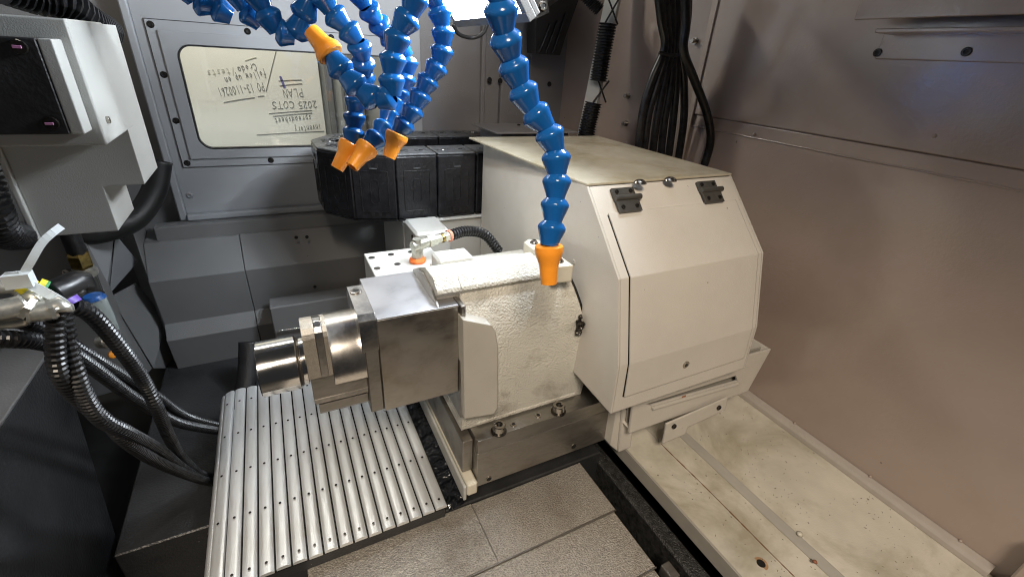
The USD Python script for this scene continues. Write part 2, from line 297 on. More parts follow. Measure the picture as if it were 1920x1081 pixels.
# whiteboard behind the glass
YB = 1.45
wb = thing('whiteboard', 'cream whiteboard with handwritten marker notes upside down behind the window', 'whiteboard', (0, YB, 1.25))
bx1 = (0.1392, 1.4500, 1.3448)[0]
obj('board', cbox(-0.50, bx1, YB, YB + 0.006, 0.95, 1.75, 0.001), paper, wb)
G = {  # handwriting strokes on a 1 x 1 grid
 'A': [[(0,0),(.4,1),(.8,0)],[(.15,.4),(.65,.4)]], 'C': [[(.7,.9),(.4,1),(.05,.6),(.1,.15),(.45,0),(.75,.12)]], 'F': [[(.1,0),(.1,1),(.7,1)],[(.1,.5),(.55,.5)]],
 'I': [[(.3,0),(.3,.62)]], 'L': [[(.1,1),(.1,0),(.65,0)]], 'N': [[(.05,0),(.1,1),(.65,0),(.7,1)]], 'O': [[(.4,1),(.05,.6),(.1,.1),(.45,0),(.75,.4),(.65,.9),(.4,1)]],
 'P': [[(.1,0),(.1,1),(.6,.95),(.7,.7),(.5,.5),(.1,.48)]], 'S': [[(.7,.9),(.35,1),(.1,.75),(.6,.4),(.6,.1),(.3,0),(.05,.12)]], 'T': [[(0,1),(.8,1)],[(.4,1),(.4,0)]],
 '0': [[(.4,1),(.1,.6),(.15,.1),(.45,0),(.7,.4),(.6,.9),(.4,1)]], '1': [[(.35,0),(.35,1)]], '2': [[(.1,.8),(.35,1),(.65,.8),(.5,.45),(.05,0),(.7,0)]], '3': [[(.1,.95),(.6,1),(.35,.6),(.65,.35),(.45,0),(.05,.08)]],
 '5': [[(.65,1),(.15,1),(.1,.55),(.5,.6),(.65,.3),(.4,0),(.05,.08)]], '6': [[(.55,1),(.15,.5),(.1,.15),(.35,0),(.6,.2),(.45,.45),(.15,.3)]], '-': [[(.15,.4),(.5,.4)]], '/': [[(.1,-.1),(.5,1)]],
 'a': [[(.55,.55),(.2,.6),(.05,.25),(.2,0),(.5,.15),(.55,.6),(.6,0)]], 'd': [[(.55,.5),(.2,.6),(.05,.2),(.3,0),(.55,.3),(.58,1),(.6,0)]], 'e': [[(.1,.3),(.5,.35),(.4,.6),(.1,.45),(.1,.1),(.5,.05)]],
 'f': [[(.6,.95),(.35,1),(.25,.6),(.2,-.3)],[(.05,.55),(.5,.55)]], 'h': [[(.1,1),(.1,0),(.15,.4),(.4,.6),(.55,.4),(.55,0)]], 'l': [[(.2,1),(.2,0)]], 'n': [[(.1,.6),(.1,0),(.15,.4),(.4,.6),(.55,.4),(.55,0)]],
 'o': [[(.3,.6),(.05,.3),(.3,0),(.55,.3),(.3,.6)]], 'p': [[(.1,.6),(.1,-.4)],[(.1,.5),(.4,.6),(.55,.3),(.35,0),(.1,.1)]], 'r': [[(.1,.6),(.1,0),(.15,.4),(.5,.6)]], 's': [[(.5,.55),(.2,.6),(.15,.4),(.45,.2),(.3,0),(.05,.05)]],
 't': [[(.25,.9),(.25,.1),(.45,0)],[(.05,.6),(.5,.6)]], 'u': [[(.1,.6),(.1,.15),(.35,0),(.55,.3),(.55,.6),(.6,0)]], 'v': [[(.05,.6),(.3,0),(.55,.6)]], 'w': [[(.05,.6),(.2,0),(.35,.45),(.5,0),(.65,.6)]],
 'y': [[(.1,.6),(.3,.1)],[(.55,.6),(.2,-.4)]], ' ': []}
def strokes(lines, w=0.0013):
    g = union_all([LineString(l).buffer(w / 2, quad_segs=3) for l in lines if len(l) > 1])
    return g
def flat(g, y, t=0.0006):
    return cat_([prism(q.simplify(0.0001), 'y', y - t, y) for q in (g.geoms if hasattr(g, 'geoms') else [g])])
def note(text, start, end, h, mat):
    """text written from start towards end, upside down: letters hang below their base line"""
    s, e = np.array(start)[[0, 2]], np.array(end)[[0, 2]]; d = (e - s) / np.linalg.norm(e - s); up = np.array([d[1], -d[0]])
    if up[1] > 0: up = -up
    k = np.linalg.norm(e - s) / max(len(text), 1); out = []
    for i, ch in enumerate(text):
        for st in G[ch]:
            out.append([tuple(s + d * (i * k + u * k * 1.05) + up * (v * h + RNG.normal(0, 0.02) * h)) for u, v in st])
    obj('lettering', flat(strokes(out), YB - 0.0002), mat, wb)
def rule(a, b, mat=ink, w=0.0017):
    a, b = np.array(a)[[0, 2]], np.array(b)[[0, 2]]; m = (a + b) / 2 + [0, 0.0006]
    obj('pen_line', flat(strokes([[tuple(a), tuple(m), tuple(b)]], w), YB - 0.0002), mat, wb)
note('Inventory', (0.1249, 1.4500, 1.2980), (0.0547, 1.4500, 1.2898), 0.0177, ink)
note('spreadsheet', (0.1030, 1.4500, 1.3222), (0.0081, 1.4500, 1.3136), 0.0150, ink)
note('2025', (0.1217, 1.4500, 1.3598), (0.0725, 1.4500, 1.3563), 0.0177, ink)
note('COTS', (0.0647, 1.4500, 1.3575), (0.0072, 1.4500, 1.3553), 0.0177, ink)
note('PLAN', (0.0906, 1.4500, 1.3902), (0.0391, 1.4500, 1.3862), 0.0204, ink)
note('PO 13-1100261', (-0.0025, 1.4500, 1.4018), (-0.1098, 1.4500, 1.3848), 0.0190, ink)
note('follow up on', (0.0074, 1.4500, 1.4312), (-0.0897, 1.4500, 1.4101), 0.0163, ink)
note('Croda', (-0.0119, 1.4500, 1.4464), (-0.0566, 1.4500, 1.4358), 0.0150, ink)
note('/tests', (-0.0618, 1.4500, 1.4332), (-0.1252, 1.4500, 1.4257), 0.0150, inkf)
for a, b in (((0.0447, 1.4500, 1.4848), (0.0027, 1.4500, 1.3814)), ((-0.0989, 1.4500, 1.3523), (-0.0275, 1.4500, 1.3652)), ((-0.0183, 1.4500, 1.3679), (-0.0043, 1.4500, 1.3695)), ((0.0372, 1.4500, 1.4069), (0.0923, 1.4500, 1.4114)), ((0.0379, 1.4500, 1.3953), (0.0923, 1.4500, 1.4022)),
             ((0.0010, 1.4500, 1.3258), (0.1088, 1.4500, 1.3348)), ((0.0090, 1.4500, 1.3190), (0.1078, 1.4500, 1.3278)), ((-0.0378, 1.4500, 1.2712), (0.1325, 1.4500, 1.2791))):
    rule(a, b)
rule((-0.0325, 1.4500, 1.4515), (-0.0070, 1.4500, 1.4601), inkf)
rule((0.0425, 1.4500, 1.4161), (0.0479, 1.4500, 1.3930), inkv, 0.006)
obj('backdrop', cbox(bx1 + 0.001, 0.55, YB + 0.02, YB + 0.03, 0.95, 1.75), greylt, wb, label='pale grey upright strips beside the whiteboard')
for (a, b, m_) in ((bx1 + 0.016, bx1 + 0.032, greycol), (bx1 + 0.055, bx1 + 0.062, greycol), (bx1 + 0.080, bx1 + 0.115, wallb)):
    obj('upright', cbox(a, b, YB + 0.005, YB + 0.018, 0.95, 1.7), m_, wb)

# ---------------------------------------------------------------- stepped column behind the work area
YC = 0.95
col = thing('machine_column', 'stepped grey machine column under the window panel', 'machine column', (0, YC, 0.8))
c = [(-0.2452, 0.9500, 1.0935), (-0.0908, 0.9500, 1.0956), (-0.2454, 0.9500, 0.9992), (-0.2590, 0.9500, 0.9743), (-0.2579, 0.9500, 0.8916), (-0.2473, 0.9500, 0.8513), (-0.2319, 0.9500, 1.1405)]
cx0, zt, zm1, zm2, zb_, zb2, ztop = c[0][0], c[0][2], c[2][2], c[3][2], c[4][2], c[5][2], c[6][2]
xs = c[1][0]
for k, (xa, xb) in enumerate(((cx0, xs - 0.0006), (xs + 0.0006, 0.42))):
    dy = 0.002 * k
    prof = [(YC + dy, zb_), (YC - 0.012 + dy, zm2 - 0.002), (YC + 0.008 + dy, zm1), (YC + dy, zt), (YC + 0.045 + dy, ztop + 0.012), (1.05, ztop + 0.02), (1.2, ztop + 0.02), (1.2, zb_)]
    obj('column_section', prism(prof, 'x', xa, xb), greycol, col)
obj('column_upper', cbox(cx0 + 0.02, 0.44, 1.0, 1.029, ztop - 0.02, 1.180), greycol, col)
obj('column_foot', cbox(c[4][0] + 0.012, 0.35, YC + 0.012, 1.2, zb2, zb_ - 0.0005), greycol, col)
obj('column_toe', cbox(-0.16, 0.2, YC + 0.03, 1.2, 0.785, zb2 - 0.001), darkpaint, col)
obj('left_flank', prism([(cx0 - 0.001, 0.96), (cx0 - 0.001, 1.04), (cx0 - 0.075, 1.19), (cx0 - 0.10, 1.19)], 'z', 0.80, 1.20), greycol, col)
for q in [(0.0301, 0.9550, 1.0381), (0.0101, 0.9550, 1.1527), (0.0298, 0.9550, 1.1515), (0.3855, 0.9550, 1.1271)]:
    obj('screw_hole', lathe([(0, 0), (0.0035, 0), (0.003, 0.0012), (0, 0.0012)], (q[0], YC - 0.001, q[2]), (0, -1, 0), 12), hole, col)
ap = [(-0.0597, 0.9000, 1.0289), (0.1311, 0.9000, 1.0340), (0.1203, 0.9000, 0.9059), (-0.0738, 0.9000, 0.9732)]
obj('column_apron', cbox(ap[0][0], 0.14, 0.90, 0.944, 0.90, ap[0][2]), greycol, col)
obj('bead_chain', cat_([trimesh.creation.icosphere(1, 0.0023).apply_transform(trimesh.transformations.translation_matrix(q)) for q in np.linspace((-0.0508, 0.8930, 0.9784), (-0.0084, 0.8930, 0.9764), 13)]), chrome, col, smooth=True)

# ---------------------------------------------------------------- cable chain
ch = thing('cable_chain', 'black plastic energy chain of wide links looping behind the headstock', 'cable chain', (0.2, 0.87, 1.23))
ZC0, ZC1 = 1.236, 1.345
def chain_link(a, b, thick=0.068):
    """one link between two outer corner points in plan"""
    a, b = np.array(a, float), np.array(b, float); d = (b - a); L = np.linalg.norm(d); d /= L; n = np.array([-d[1], d[0]])   # n points outward
    fr = lambda u, v, z: np.array([*(a + d * u + n * v), z])
    def bx(u0, u1, v0, v1, z0, z1, bb=0.001):
        m = cbox(u0, u1, v0, v1, z0, z1, bb); v = m.vertices
        m.vertices = np.stack([a[0] + d[0] * v[:, 0] + n[0] * v[:, 1], a[1] + d[1] * v[:, 0] + n[1] * v[:, 1], v[:, 2]], 1)
        if m.volume < 0: m.invert()
        return m
    lk = obj('link', bx(0.0008, L - 0.0008, -0.010, 0.0, ZC0 + 0.002, ZC1 - 0.001, 0.0018), black, ch)
    obj('inner_plate', bx(0.0008, L - 0.0008, -thick, -thick + 0.008, ZC0 + 0.002, ZC1 - 0.001), black, lk)
    obj('top_plate', bx(0.0015, L - 0.0015, -thick, -0.0005, ZC1 - 0.0008, ZC1 + 0.003, 0.0012), blacktop, lk)
    obj('bottom_plate', bx(0.0015, L - 0.0015, -thick, -0.002, ZC0 - 0.003, ZC0 + 0.0015, 0.0012), black, lk)
    cxm, czm = L / 2, (ZC0 + ZC1) / 2 - 0.005
    ring = sbox(cxm - 0.020, czm - 0.032, cxm + 0.020, czm + 0.032).buffer(0.003)
    oval = LineString([(cxm, czm - 0.014), (cxm, czm + 0.014)]).buffer(0.0075)
    def emboss(pg, t):
        m = prism(pg, 'y', 0.0, t); v = m.vertices
        m.vertices = np.stack([a[0] + d[0] * v[:, 0] + n[0] * v[:, 1], a[1] + d[1] * v[:, 0] + n[1] * v[:, 1], v[:, 2]], 1)
        if m.volume < 0: m.invert()
        return m
    obj('embossed_frame', emboss(ring.difference(ring.buffer(-0.0016)), 0.0010), black, lk)
    obj('embossed_oval', emboss(oval.difference(oval.buffer(-0.0014)), 0.0009), black, lk)
    for du in (-0.006, 0.006):
        obj('slot', emboss(sbox(cxm + du - 0.002, ZC1 - 0.020, cxm + du + 0.002, ZC1 - 0.013), 0.0006), hole, lk)
        obj('slot', emboss(sbox(cxm + du - 0.0025, ZC0 + 0.008, cxm + du + 0.0025, ZC0 + 0.014), 0.0006), hole, lk)
    obj('latch', emboss(sbox(cxm - 0.006, ZC1 - 0.0215, cxm + 0.006, ZC1 - 0.0200), 0.0016), blacktop, lk)
    for uu in (0.28, 0.72):
        p = fr(L * uu, -thick * 0.42, ZC1 + 0.003)
        obj('pin_ring', lathe([(0.011, 0), (0.011, 0.0007), (0.0095, 0.0007), (0.0095, 0)], p, (0, 0, 1), 20), blacktop, lk)
        obj('pin', lathe([(0, 0), (0.004, 0), (0.0035, 0.0009), (0, 0.0009)], p, (0, 0, 1), 12), boltm if RNG.random() < 0.5 else hole, lk)
    return lk
R_ = 0.118; YCC = 0.755 + R_; XL = 0.172
front = [(x, 0.755) for x in (0.46, 0.389, 0.3165, 0.244, XL)]
arc = [(XL - R_ * math.sin(t), YCC - R_ * math.cos(t)) for t in np.radians([35, 70, 105, 140, 175])]
back = [(XL + 0.072 * k, YCC + R_) for k in (0.8, 1.8, 2.8, 3.8)]
pts = front + arc + back
for a, b in zip(pts[:-1], pts[1:]): chain_link(a, b)
# housing under the chain
hs = thing('chain_support', 'grey sheet housing carrying the cable chain behind the headstock', 'housing', (0.25, 0.74, 1.0))
obj('body', cbox((0.1789, 0.7520, 1.2198)[0], 0.45, 0.752, 0.92, 0.95, 1.229), greylt, hs)
obj('lip', cbox(0.180, 0.452, 0.748, 0.93, 1.2295, 1.2325, 0.0006), greylt, hs)
sb = thing('sensor_box', 'small pale grey box with one dark socket screw under the chain', 'box', (0.21, 0.69, 1.1))
obj('housing', cbox(0.180, 0.239, 0.672, 0.7505, 1.06, 1.240, 0.004), greylt, sb)
obj('screw', lathe([(0, 0), (0.005, 0), (0.0045, 0.0015), (0, 0.0015)], (0.1802, 0.694, 1.226), (-1, 0, 0), 14), boltd, sb)

# ---------------------------------------------------------------- spindle headstock
hd = thing('spindle_headstock', 'cream cast iron spindle head with steel nose and tool adapter on a ground steel base', 'spindle head', (0.25, 0.45, 0.985))
ax_y, ax_z = 0.452, 1.194
prof = [(0.409, 1.0665), (0.4045, 1.100), (0.4012, 1.140), (0.4000, 1.175), (0.4008, 1.205), (0.4045, 1.230), (0.4100, 1.247), (0.4180, 1.2615), (0.4185, 1.2630), (0.4125, 1.2685), (0.4140, 1.2725), (0.428, 1.2825), (0.457, 1.2825), (0.50, 1.262), (0.56, 1.24), (0.56, 1.0665)]
def fine_prism(prof, x0, x1, edge=0.006):
    m = prism(prof, 'x', x0, x1); v, f = trimesh.remesh.subdivide_to_size(m.vertices, m.faces, edge); return trimesh.Trimesh(v, f)
cast_m = trimesh.intersections.slice_mesh_plane(prism(prof, 'x', 0.1585, 0.345), (-0.085, 0, -0.030), (0.2925, 0.4, 1.29), cap=True, engine='earcut')
obj('casting', cast_m, cast, hd, smooth=24)
obj('end_gap_black', trimesh.intersections.slice_mesh_plane(prism([(a + 0.0008, b - 0.0008) for a, b in prof], 'x', 0.280, 0.347), (-0.085, 0, -0.030), (0.2965, 0.4, 1.29), cap=True, engine='earcut'), hole, hd)  # black slice standing in for the dark gap beside the cover
hump = [(0.4215, 1.2575), (0.4185, 1.2625), (0.4125, 1.2685), (0.4140, 1.2725), (0.428, 1.2825), (0.457, 1.2825), (0.498, 1.263), (0.498, 1.2575)]
obj('casting_hump', prism(hump, 'x', 0.131, 0.1582), cast, hd)
bo = [(q[0], q[2]) for q in [(0.1510, 0.3880, 1.2468), (0.1853, 0.3880, 1.2323), (0.1904, 0.3880, 1.2227), (0.1947, 0.3880, 1.2012), (0.1986, 0.3880, 1.1075), (0.1938, 0.3880, 1.0995), (0.1544, 0.3880, 1.1060)]]
obj('boss', prism(bo, 'y', 0.388, 0.410), M('boss_grey_paint', (0.47, 0.45, 0.40), 0.45, var=0.05, vscale=20, bump=0.08, bscale=600, bevel=0.003), hd)
obj('foot_flange', cbox(0.178, 0.336, 0.407, 0.58, 1.0662, 1.076, 0.003), cast, hd)
obj('end_plate', cbox(0.1525, 0.1582, 0.3975, 0.50, 1.100, 1.258, 0.001), steeld, hd)
obj('seal_edge', prism([(0.405, 1.2575), (0.425, 1.2680), (0.46, 1.2750), (0.480, 1.270), (0.502, 1.2605), (0.502, 1.2575)], 'x', 0.1285, 0.1308), steeld, hd)
obj('top_tab', prism(Polygon([(0.267, 0.395), (0.289, 0.392), (0.291, 0.478), (0.279, 0.484), (0.268, 0.476)]), 'z', 1.268, 1.2885), cream, hd)
for q in ((0.2795, 0.470, 1.2885), (0.2795, 0.408, 1.2885)): bolt(hd, q, (0, 0, 1), 0.0055, 0.0045, boltm, dome=True)
lq = [(0.1560, 0.5000, 1.2668), (0.2024, 0.5000, 1.2684)]
obj('lift_block', cbox(lq[0][0], lq[1][0], 0.485, 0.515, 1.255, 1.2755, 0.003), greylt, hd)
# casting mark
tm = meshkit.text_mesh('CB', 0.0085, 0.0014, bold=True); v = tm.vertices.copy(); p0 = (0.2287, 0.4035, 1.1433)
tm.vertices = np.stack([p0[0] + v[:, 0], 0.4036 - v[:, 2] + 0 * v[:, 0], p0[2] + v[:, 1]], 1); 
if tm.volume < 0: tm.invert()
obj('cast_letters', tm, cast, hd)
obj('steel_block', cbox(0.0645, 0.152, 0.4035, 0.503, 1.1375, 1.2560, 0.0006), steel, hd)
obj('block_top', cbox(0.0648, 0.1518, 0.4040, 0.5026, 1.2562, 1.2572, 0.0003), steeltop, hd)
obj('nose_flange', cbox(0.050, 0.0642, 0.4045, 0.50, 1.139, 1.240, 0.001), steeld, hd)
lug = Polygon([(0.402, 1.222), (0.402, 1.250), (0.405, 1.257), (0.412, 1.2615), (0.478, 1.2615), (0.483, 1.257), (0.483, 1.222)])
obj('clamp_lug', prism(lug, 'x', 0.047, 0.0640), satin, hd, smooth=25)
bolt(hd, (0.0545, 0.463, 1.2615), (0, 0, 1), 0.0062, 0.002, boltm)
def xcyl(x0, x1, r, mat, name, n=64, bev=0.001):
    return obj(name, lathe([(0, 0), (r - bev, 0), (r, bev), (r, x1 - x0 - bev), (r - bev, x1 - x0), (0, x1 - x0)], (x0, ax_y, ax_z), (1, 0, 0), n), mat, hd, smooth=35)
nose = [(0.446 + 0.045 * math.cos(t), 1.200 + 0.045 * math.sin(t)) for t in np.radians(np.arange(0, 196, 4))]
obj('nose_barrel', prism(nose + [(0.446, 1.190), (0.491, 1.190)], 'x', 0.0175, 0.0498), satin, hd, smooth=30)
pl = [(0.4015, 1.2040), (0.4015, 1.2500), (0.4030, 1.2550), (0.4070, 1.2595), (0.4135, 1.2620), (0.4220, 1.2615), (0.4400, 1.2530), (0.4700, 1.2370), (0.4900, 1.2040)]
for x0, x1, m_ in ((-0.0055, 0.0058, blast), (0.0061, 0.0128, satin), (0.0131, 0.0172, blast)):
    obj('face_plate', prism(pl, 'x', x0, x1), m_, hd)
lb = [(0.4085, 1.2035), (0.4085, 1.172), (0.4115, 1.1655), (0.416, 1.1635), (0.49, 1.1635), (0.495, 1.2035)]
obj('nose_body', prism(lb, 'x', -0.0045, 0.0497), steeld, hd)
obj('nose_lit_edge', prism([(0.4083, 1.1722), (0.4080, 1.1665), (0.4125, 1.1632), (0.418, 1.1632), (0.418, 1.1722)], 'x', -0.004, 0.0496), satin, hd)  # brighter steel strip, light on the rounded corner put into the colour
obj('nose_shoe', prism([(0.4135, 1.1605), (0.4135, 1.150), (0.418, 1.1445), (0.47, 1.1445), (0.49, 1.1605)], 'x', -0.001, 0.0495), steeld, hd)
xcyl(-0.0512, -0.0135, 0.0292, chrome, 'tool_adapter')
xcyl(-0.0133, -0.0115, 0.0268, steeld, 'adapter_groove')
xcyl(-0.0113, -0.0052, 0.0262, chrome, 'adapter_neck')
obj('adapter_hole', lathe([(0, 0), (0.0032, 0), (0.0032, 0.0004), (0, 0.0004)], (-0.0049, 0.4275, 1.1999), (0, -0.9, 0.43), 16), hole, hd)
# base
obj('base_block', cbox(0.170, 0.440, 0.3815, 0.60, 0.985, 1.0465, 0.0012), steeld, hd)
obj('base_top', prism([(0.3815, 1.0468), (0.3835, 1.0660), (0.60, 1.0660), (0.60, 1.0468)], 'x', 0.1708, 0.440), steeld, hd)
obj('base_side', cbox(0.155, 0.1695, 0.395, 0.60, 1.005, 1.060, 0.001), steeld, hd)
for q in ((0.2027, 0.3892, 1.0662), (0.2948, 0.3903, 1.0662)): 
    obj('washer', lathe([(0.004, 0), (0.0105, 0), (0.0105, 0.0015), (0.004, 0.0015)], q, (0, 0, 1), 24), boltd, hd)
    bolt(hd, (q[0], q[1], q[2] + 0.0015), (0, 0, 1), 0.0085, 0.011, boltm, 'cap_screw')
for q in ((0.2262, 0.3927, 1.0662), (0.2650, 0.3949, 1.0662)):
    obj('dowel_hole', lathe([(0.0025, 0), (0.0045, 0), (0.0045, 0.0006), (0.0025, 0.0006)], q, (0, 0, 1), 16), boltm, hd)
    obj('dowel', lathe([(0, 0), (0.0026, 0), (0.0026, 0.0003), (0, 0.0003)], q, (0, 0, 1), 12), hole, hd)
for q in ((0.1883, 0.3813, 0.9929), (0.3247, 0.3813, 0.9964), (0.3993, 0.3813, 0.9969)):
    obj('tapped_hole', lathe([(0, 0), (0.0038, 0), (0.0038, 0.0004), (0, 0.0004)], (q[0], 0.3815, q[2]), (0, -1, 0), 16), hole, hd)
    obj('hole_rim', lathe([(0.0036, 0), (0.0046, 0), (0.0046, 0.0005), (0.0036, 0.0005)], (q[0], 0.3815, q[2]), (0, -1, 0), 16), boltm, hd)
# manifold and fitting behind
mf = thing('coolant_manifold', 'pale grey manifold block with screw holes and an elbow fitting', 'manifold block', (0.13, 0.55, 1.15))
obj('block', cbox(0.0855, 0.178, 0.507, 0.594, 1.150, 1.250, 0.001), greylt, mf)
for k, q in enumerate(((0.0928, 0.5759, 1.2502), (0.1190, 0.5786, 1.2502), (0.1195, 0.5447, 1.2502), (0.0925, 0.5400, 1.2502), (0.1466, 0.5793, 1.2502))):
    obj('screw_hole', lathe([(0.0028, 0), (0.0042, 0), (0.0042, 0.0004), (0.0028, 0.0004)], q, (0, 0, 1), 16), boltm, mf)
    obj('recess', lathe([(0, 0), (0.0029, 0), (0.0029, 0.0002), (0, 0.0002)], q, (0, 0, 1), 14), hole if k not in (3,) else boltm, mf)
e0 = np.array((0.1465, 0.5446, 1.2502))
obj('collar', lathe([(0, 0), (0.0105, 0), (0.011, 0.003), (0.009, 0.006), (0, 0.006)], e0, (0, 0, 1), 20), M('orange_sealant', (0.85, 0.20, 0.04), 0.4), mf, smooth=35)
obj('elbow_foot', lathe([(0, 0), (0.0075, 0), (0.0075, 0.022), (0.006, 0.027), (0, 0.027)], e0 + [0, 0, 0.005], (0, 0, 1), 6), zinc, mf)
ed = np.array([0.9, 0.30, 0.03]); ed /= np.linalg.norm(ed); e1 = e0 + [0, 0, 0.023]
obj('elbow_arm', lathe([(0, -0.007), (0.0068, -0.007), (0.0075, 0.002), (0.0065, 0.018), (0, 0.018)], e1, ed, 12), zinc, mf, smooth=35)
obj('swivel_nut', lathe([(0, 0), (0.0085, 0), (0.0085, 0.012), (0.006, 0.013), (0.006, 0.022), (0, 0.022)], e1 + ed * 0.017, ed, 6), zinc, mf)
obj('brass_ring', lathe([(0, 0), (0.0066, 0), (0.0066, 0.004), (0, 0.004)], e1 + ed * 0.039, ed, 12), brass, mf)
obj('end_nut', lathe([(0, 0), (0.0075, 0), (0.0075, 0.008), (0, 0.008)], e1 + ed * 0.043, ed, 6), zinc, mf)
obj('red_ferrule', lathe([(0, 0), (0.0082, 0), (0.0082, 0.004), (0, 0.004)], e1 + ed * 0.051, ed, 14), M('coral_ferrule', (0.75, 0.25, 0.16), 0.4), mf)
e2 = e1 + ed * 0.054
mh = obj('manifold_hose', conduit([e2, e2 + ed * 0.03 + [0, 0, -0.001], e2 + ed * 0.062 + [0, -0.006, -0.012], e2 + ed * 0.085 + [0, -0.02, -0.04]], 0.0078, 0.0046), rubber, label='short black corrugated hose plugged into the elbow fitting behind the cream casting', cat='hose', smooth=False)

# ---------------------------------------------------------------- motor cover
cv = thing('motor_cover', 'large beige sheet metal cover with hinged front door beside the spindle head', 'machine cover', (0.43, 0.5, 1.1))
CX0, CX1 = 0.320, 0.566
side = [(0.318, 1.1145), (0.3215, 1.184), (0.3475, 1.2860), (0.4285, 1.3700), (0.735, 1.3700), (0.735, 1.12), (0.392, 1.1185)]
obj('side_panel', prism(side, 'x', CX0, CX0 + 0.003), beige, cv)
obj('right_panel', prism(side, 'x', CX1 - 0.003, CX1), beige, cv)
shell = [(0.318, 1.1145), (0.3215, 1.184), (0.3475, 1.2860), (0.4280, 1.3695), (0.4305, 1.3670), (0.3500, 1.2845), (0.3240, 1.1840), (0.3205, 1.1145)]
obj('front_shell', prism(shell, 'x', CX0 + 0.0031, CX1 - 0.0031), beige, cv)
obj('top_panel', prism([(CX0 + 0.0005, 0.4287), (CX1, 0.4287), (CX1, 0.7445), (CX0 - 0.019, 0.7545)], 'z', 1.3701, 1.3731), beige_top, cv)

# front door, a bent plate standing 4 mm proud of the shell
def offs(p, t):
    q = np.array(p); return q
doorp = np.array([(0.3165, 1.1365), (0.3195, 1.184), (0.3455, 1.2865), (0.4015, 1.3445)])
din = doorp + np.array([0.0034, -0.0012])
DX0, DX1 = 0.3365, 0.5530
door = obj('door', prism([tuple(p) for p in doorp] + [tuple(p) for p in din[::-1]], 'x', DX0, DX1), beige, cv)
# shift proud of the shell
bolt(door, (0.4335, 0.3178, 1.158), (0, -1, -0.05), 0.0052, 0.0016, boltm, 'quarter_turn_lock')
gp_ = [(0.3178, 1.1365), (0.3211, 1.184), (0.3471, 1.2863), (0.4015, 1.3425)]
obj('door_gap', prism(gp_ + [(a + 0.003, b - 0.001) for a, b in gp_[::-1]], 'x', DX0 - 0.0016, DX0 - 0.0001), hole, cv)
sl = np.array([0.0, 0.4280 - 0.3475, 1.3695 - 1.2860]); sl /= np.linalg.norm(sl); nn = np.array([0, -sl[2], sl[1]])
def on_slope(x, s, out): return np.array([x, 0.4280, 1.3695]) - sl * s * 1.0 + nn * out
def hinge(xc):
    h = obj('hinge', None_box(xc), hingem, cv) if False else None
for xc in (0.3665, 0.5080):
    def leaf(s0, s1, x0, x1, t0=0.0002, t1=0.0022):
        P8 = [on_slope(x, s, t) for x in (x0, x1) for s in (s0, s1) for t in (t0, t1)]
        return trimesh.convex.convex_hull(np.array(P8))
    off_ = 0.0035
    hg = obj('hinge', leaf(0.0065, 0.0185, xc - 0.0165, xc + 0.0165, 0.0005, 0.0045), hingem, cv)
    obj('lower_leaf', leaf(0.0235, 0.039, xc - 0.0165, xc + 0.0165, 0.003, 0.0065), hingem, hg)
    obj('pin', cyl(on_slope(xc - 0.017, 0.0205, 0.0058), on_slope(xc + 0.0215, 0.0205, 0.0058), 0.0036, 14), hingem, hg, smooth=35)
    for s in (0.0115, 0.0325):
        for dx in (-0.0105, 0.0105):
            obj('screw', lathe([(0.0028, 0), (0.0025, 0.0012), (0.0012, 0.0012), (0.001, 0.0006), (0, 0.0006)], on_slope(xc + dx, s, 0.0045 if s < .02 else 0.0065), nn, 14), boltd, hg, smooth=35)
for q in ((0.3891, 0.4160, 1.3732), (0.4400, 0.4175, 1.3732)): bolt(cv, q, (0, 0, 1), 0.0078, 0.0042, boltm, dome=True)
bolt(cv, (0.3200, 0.4343, 1.2708), (-1, 0, 0), 0.004, 0.001, beige, 'plug', socket=False, dome=True)
# chips stuck where the casting enters the cover
cl = [trimesh.creation.icosphere(1, 0.0022 + 0.002 * RNG.random()).apply_transform(trimesh.transformations.scale_and_translate((1, 1, 1), (0.3145 + RNG.normal(0, 0.0015), 0.3975 + RNG.normal(0, 0.001), 1.197 + RNG.normal(0, 0.007)))) for _ in range(14)]
for m_ in cl: m_.vertices += RNG.normal(0, 0.0007, m_.vertices.shape)
obj('swarf_clump', cat_(cl), boltd, label='dark clump of oily chips where the casting meets the cover', cat='metal chips')
# carriage tray below the cover
ct = thing('carriage_tray', 'beige folded carriage tray with a long slot under the motor cover', 'tray', (0.47, 0.34, 1.05))
f_ = [(0.3830, 0.3450, 1.0789), (0.5892, 0.3450, 1.1067), (0.6673, 0.3450, 1.1045), (0.6461, 0.3450, 1.0244), (0.3914, 0.3450, 1.0290)]
fp = [(p[0], p[2]) for p in f_]
fp[0] = (fp[0][0], fp[1][1] + 0.004)
slot_ = [(0.4113, 0.3450, 1.0768), (0.5979, 0.3450, 1.0712), (0.6073, 0.3450, 1.0576), (0.4229, 0.3450, 1.0699)]
sp_ = Polygon([(p[0], p[2]) for p in slot_])
obj('front_plate', prism(Polygon(fp).difference(sp_), 'y', 0.345, 0.349), beige, ct)
obj('slot_back', prism(Polygon(fp).buffer(-0.004), 'y', 0.358, 0.360), trayg, ct)
obj('floor_plate', cbox(fp[4][0], fp[3][0] - 0.004, 0.3495, 0.62, fp[4][1] + 0.004, fp[4][1] + 0.008), beige, ct)
obj('end_lip', prism([(fp[2][0] - 0.003, fp[2][1]), (fp[2][0], fp[2][1]), (fp[3][0], fp[3][1]), (fp[3][0] - 0.003, fp[3][1])], 'y', 0.3495, 0.55), beige, ct)
obj('slot_lip', prism([(slot_[3][0], slot_[3][2] - 0.0045), (slot_[2][0], slot_[2][2] - 0.0045), (slot_[2][0], slot_[2][2] - 0.001), (slot_[3][0], slot_[3][2] - 0.001)], 'y', 0.340, 0.3448), beige, ct)
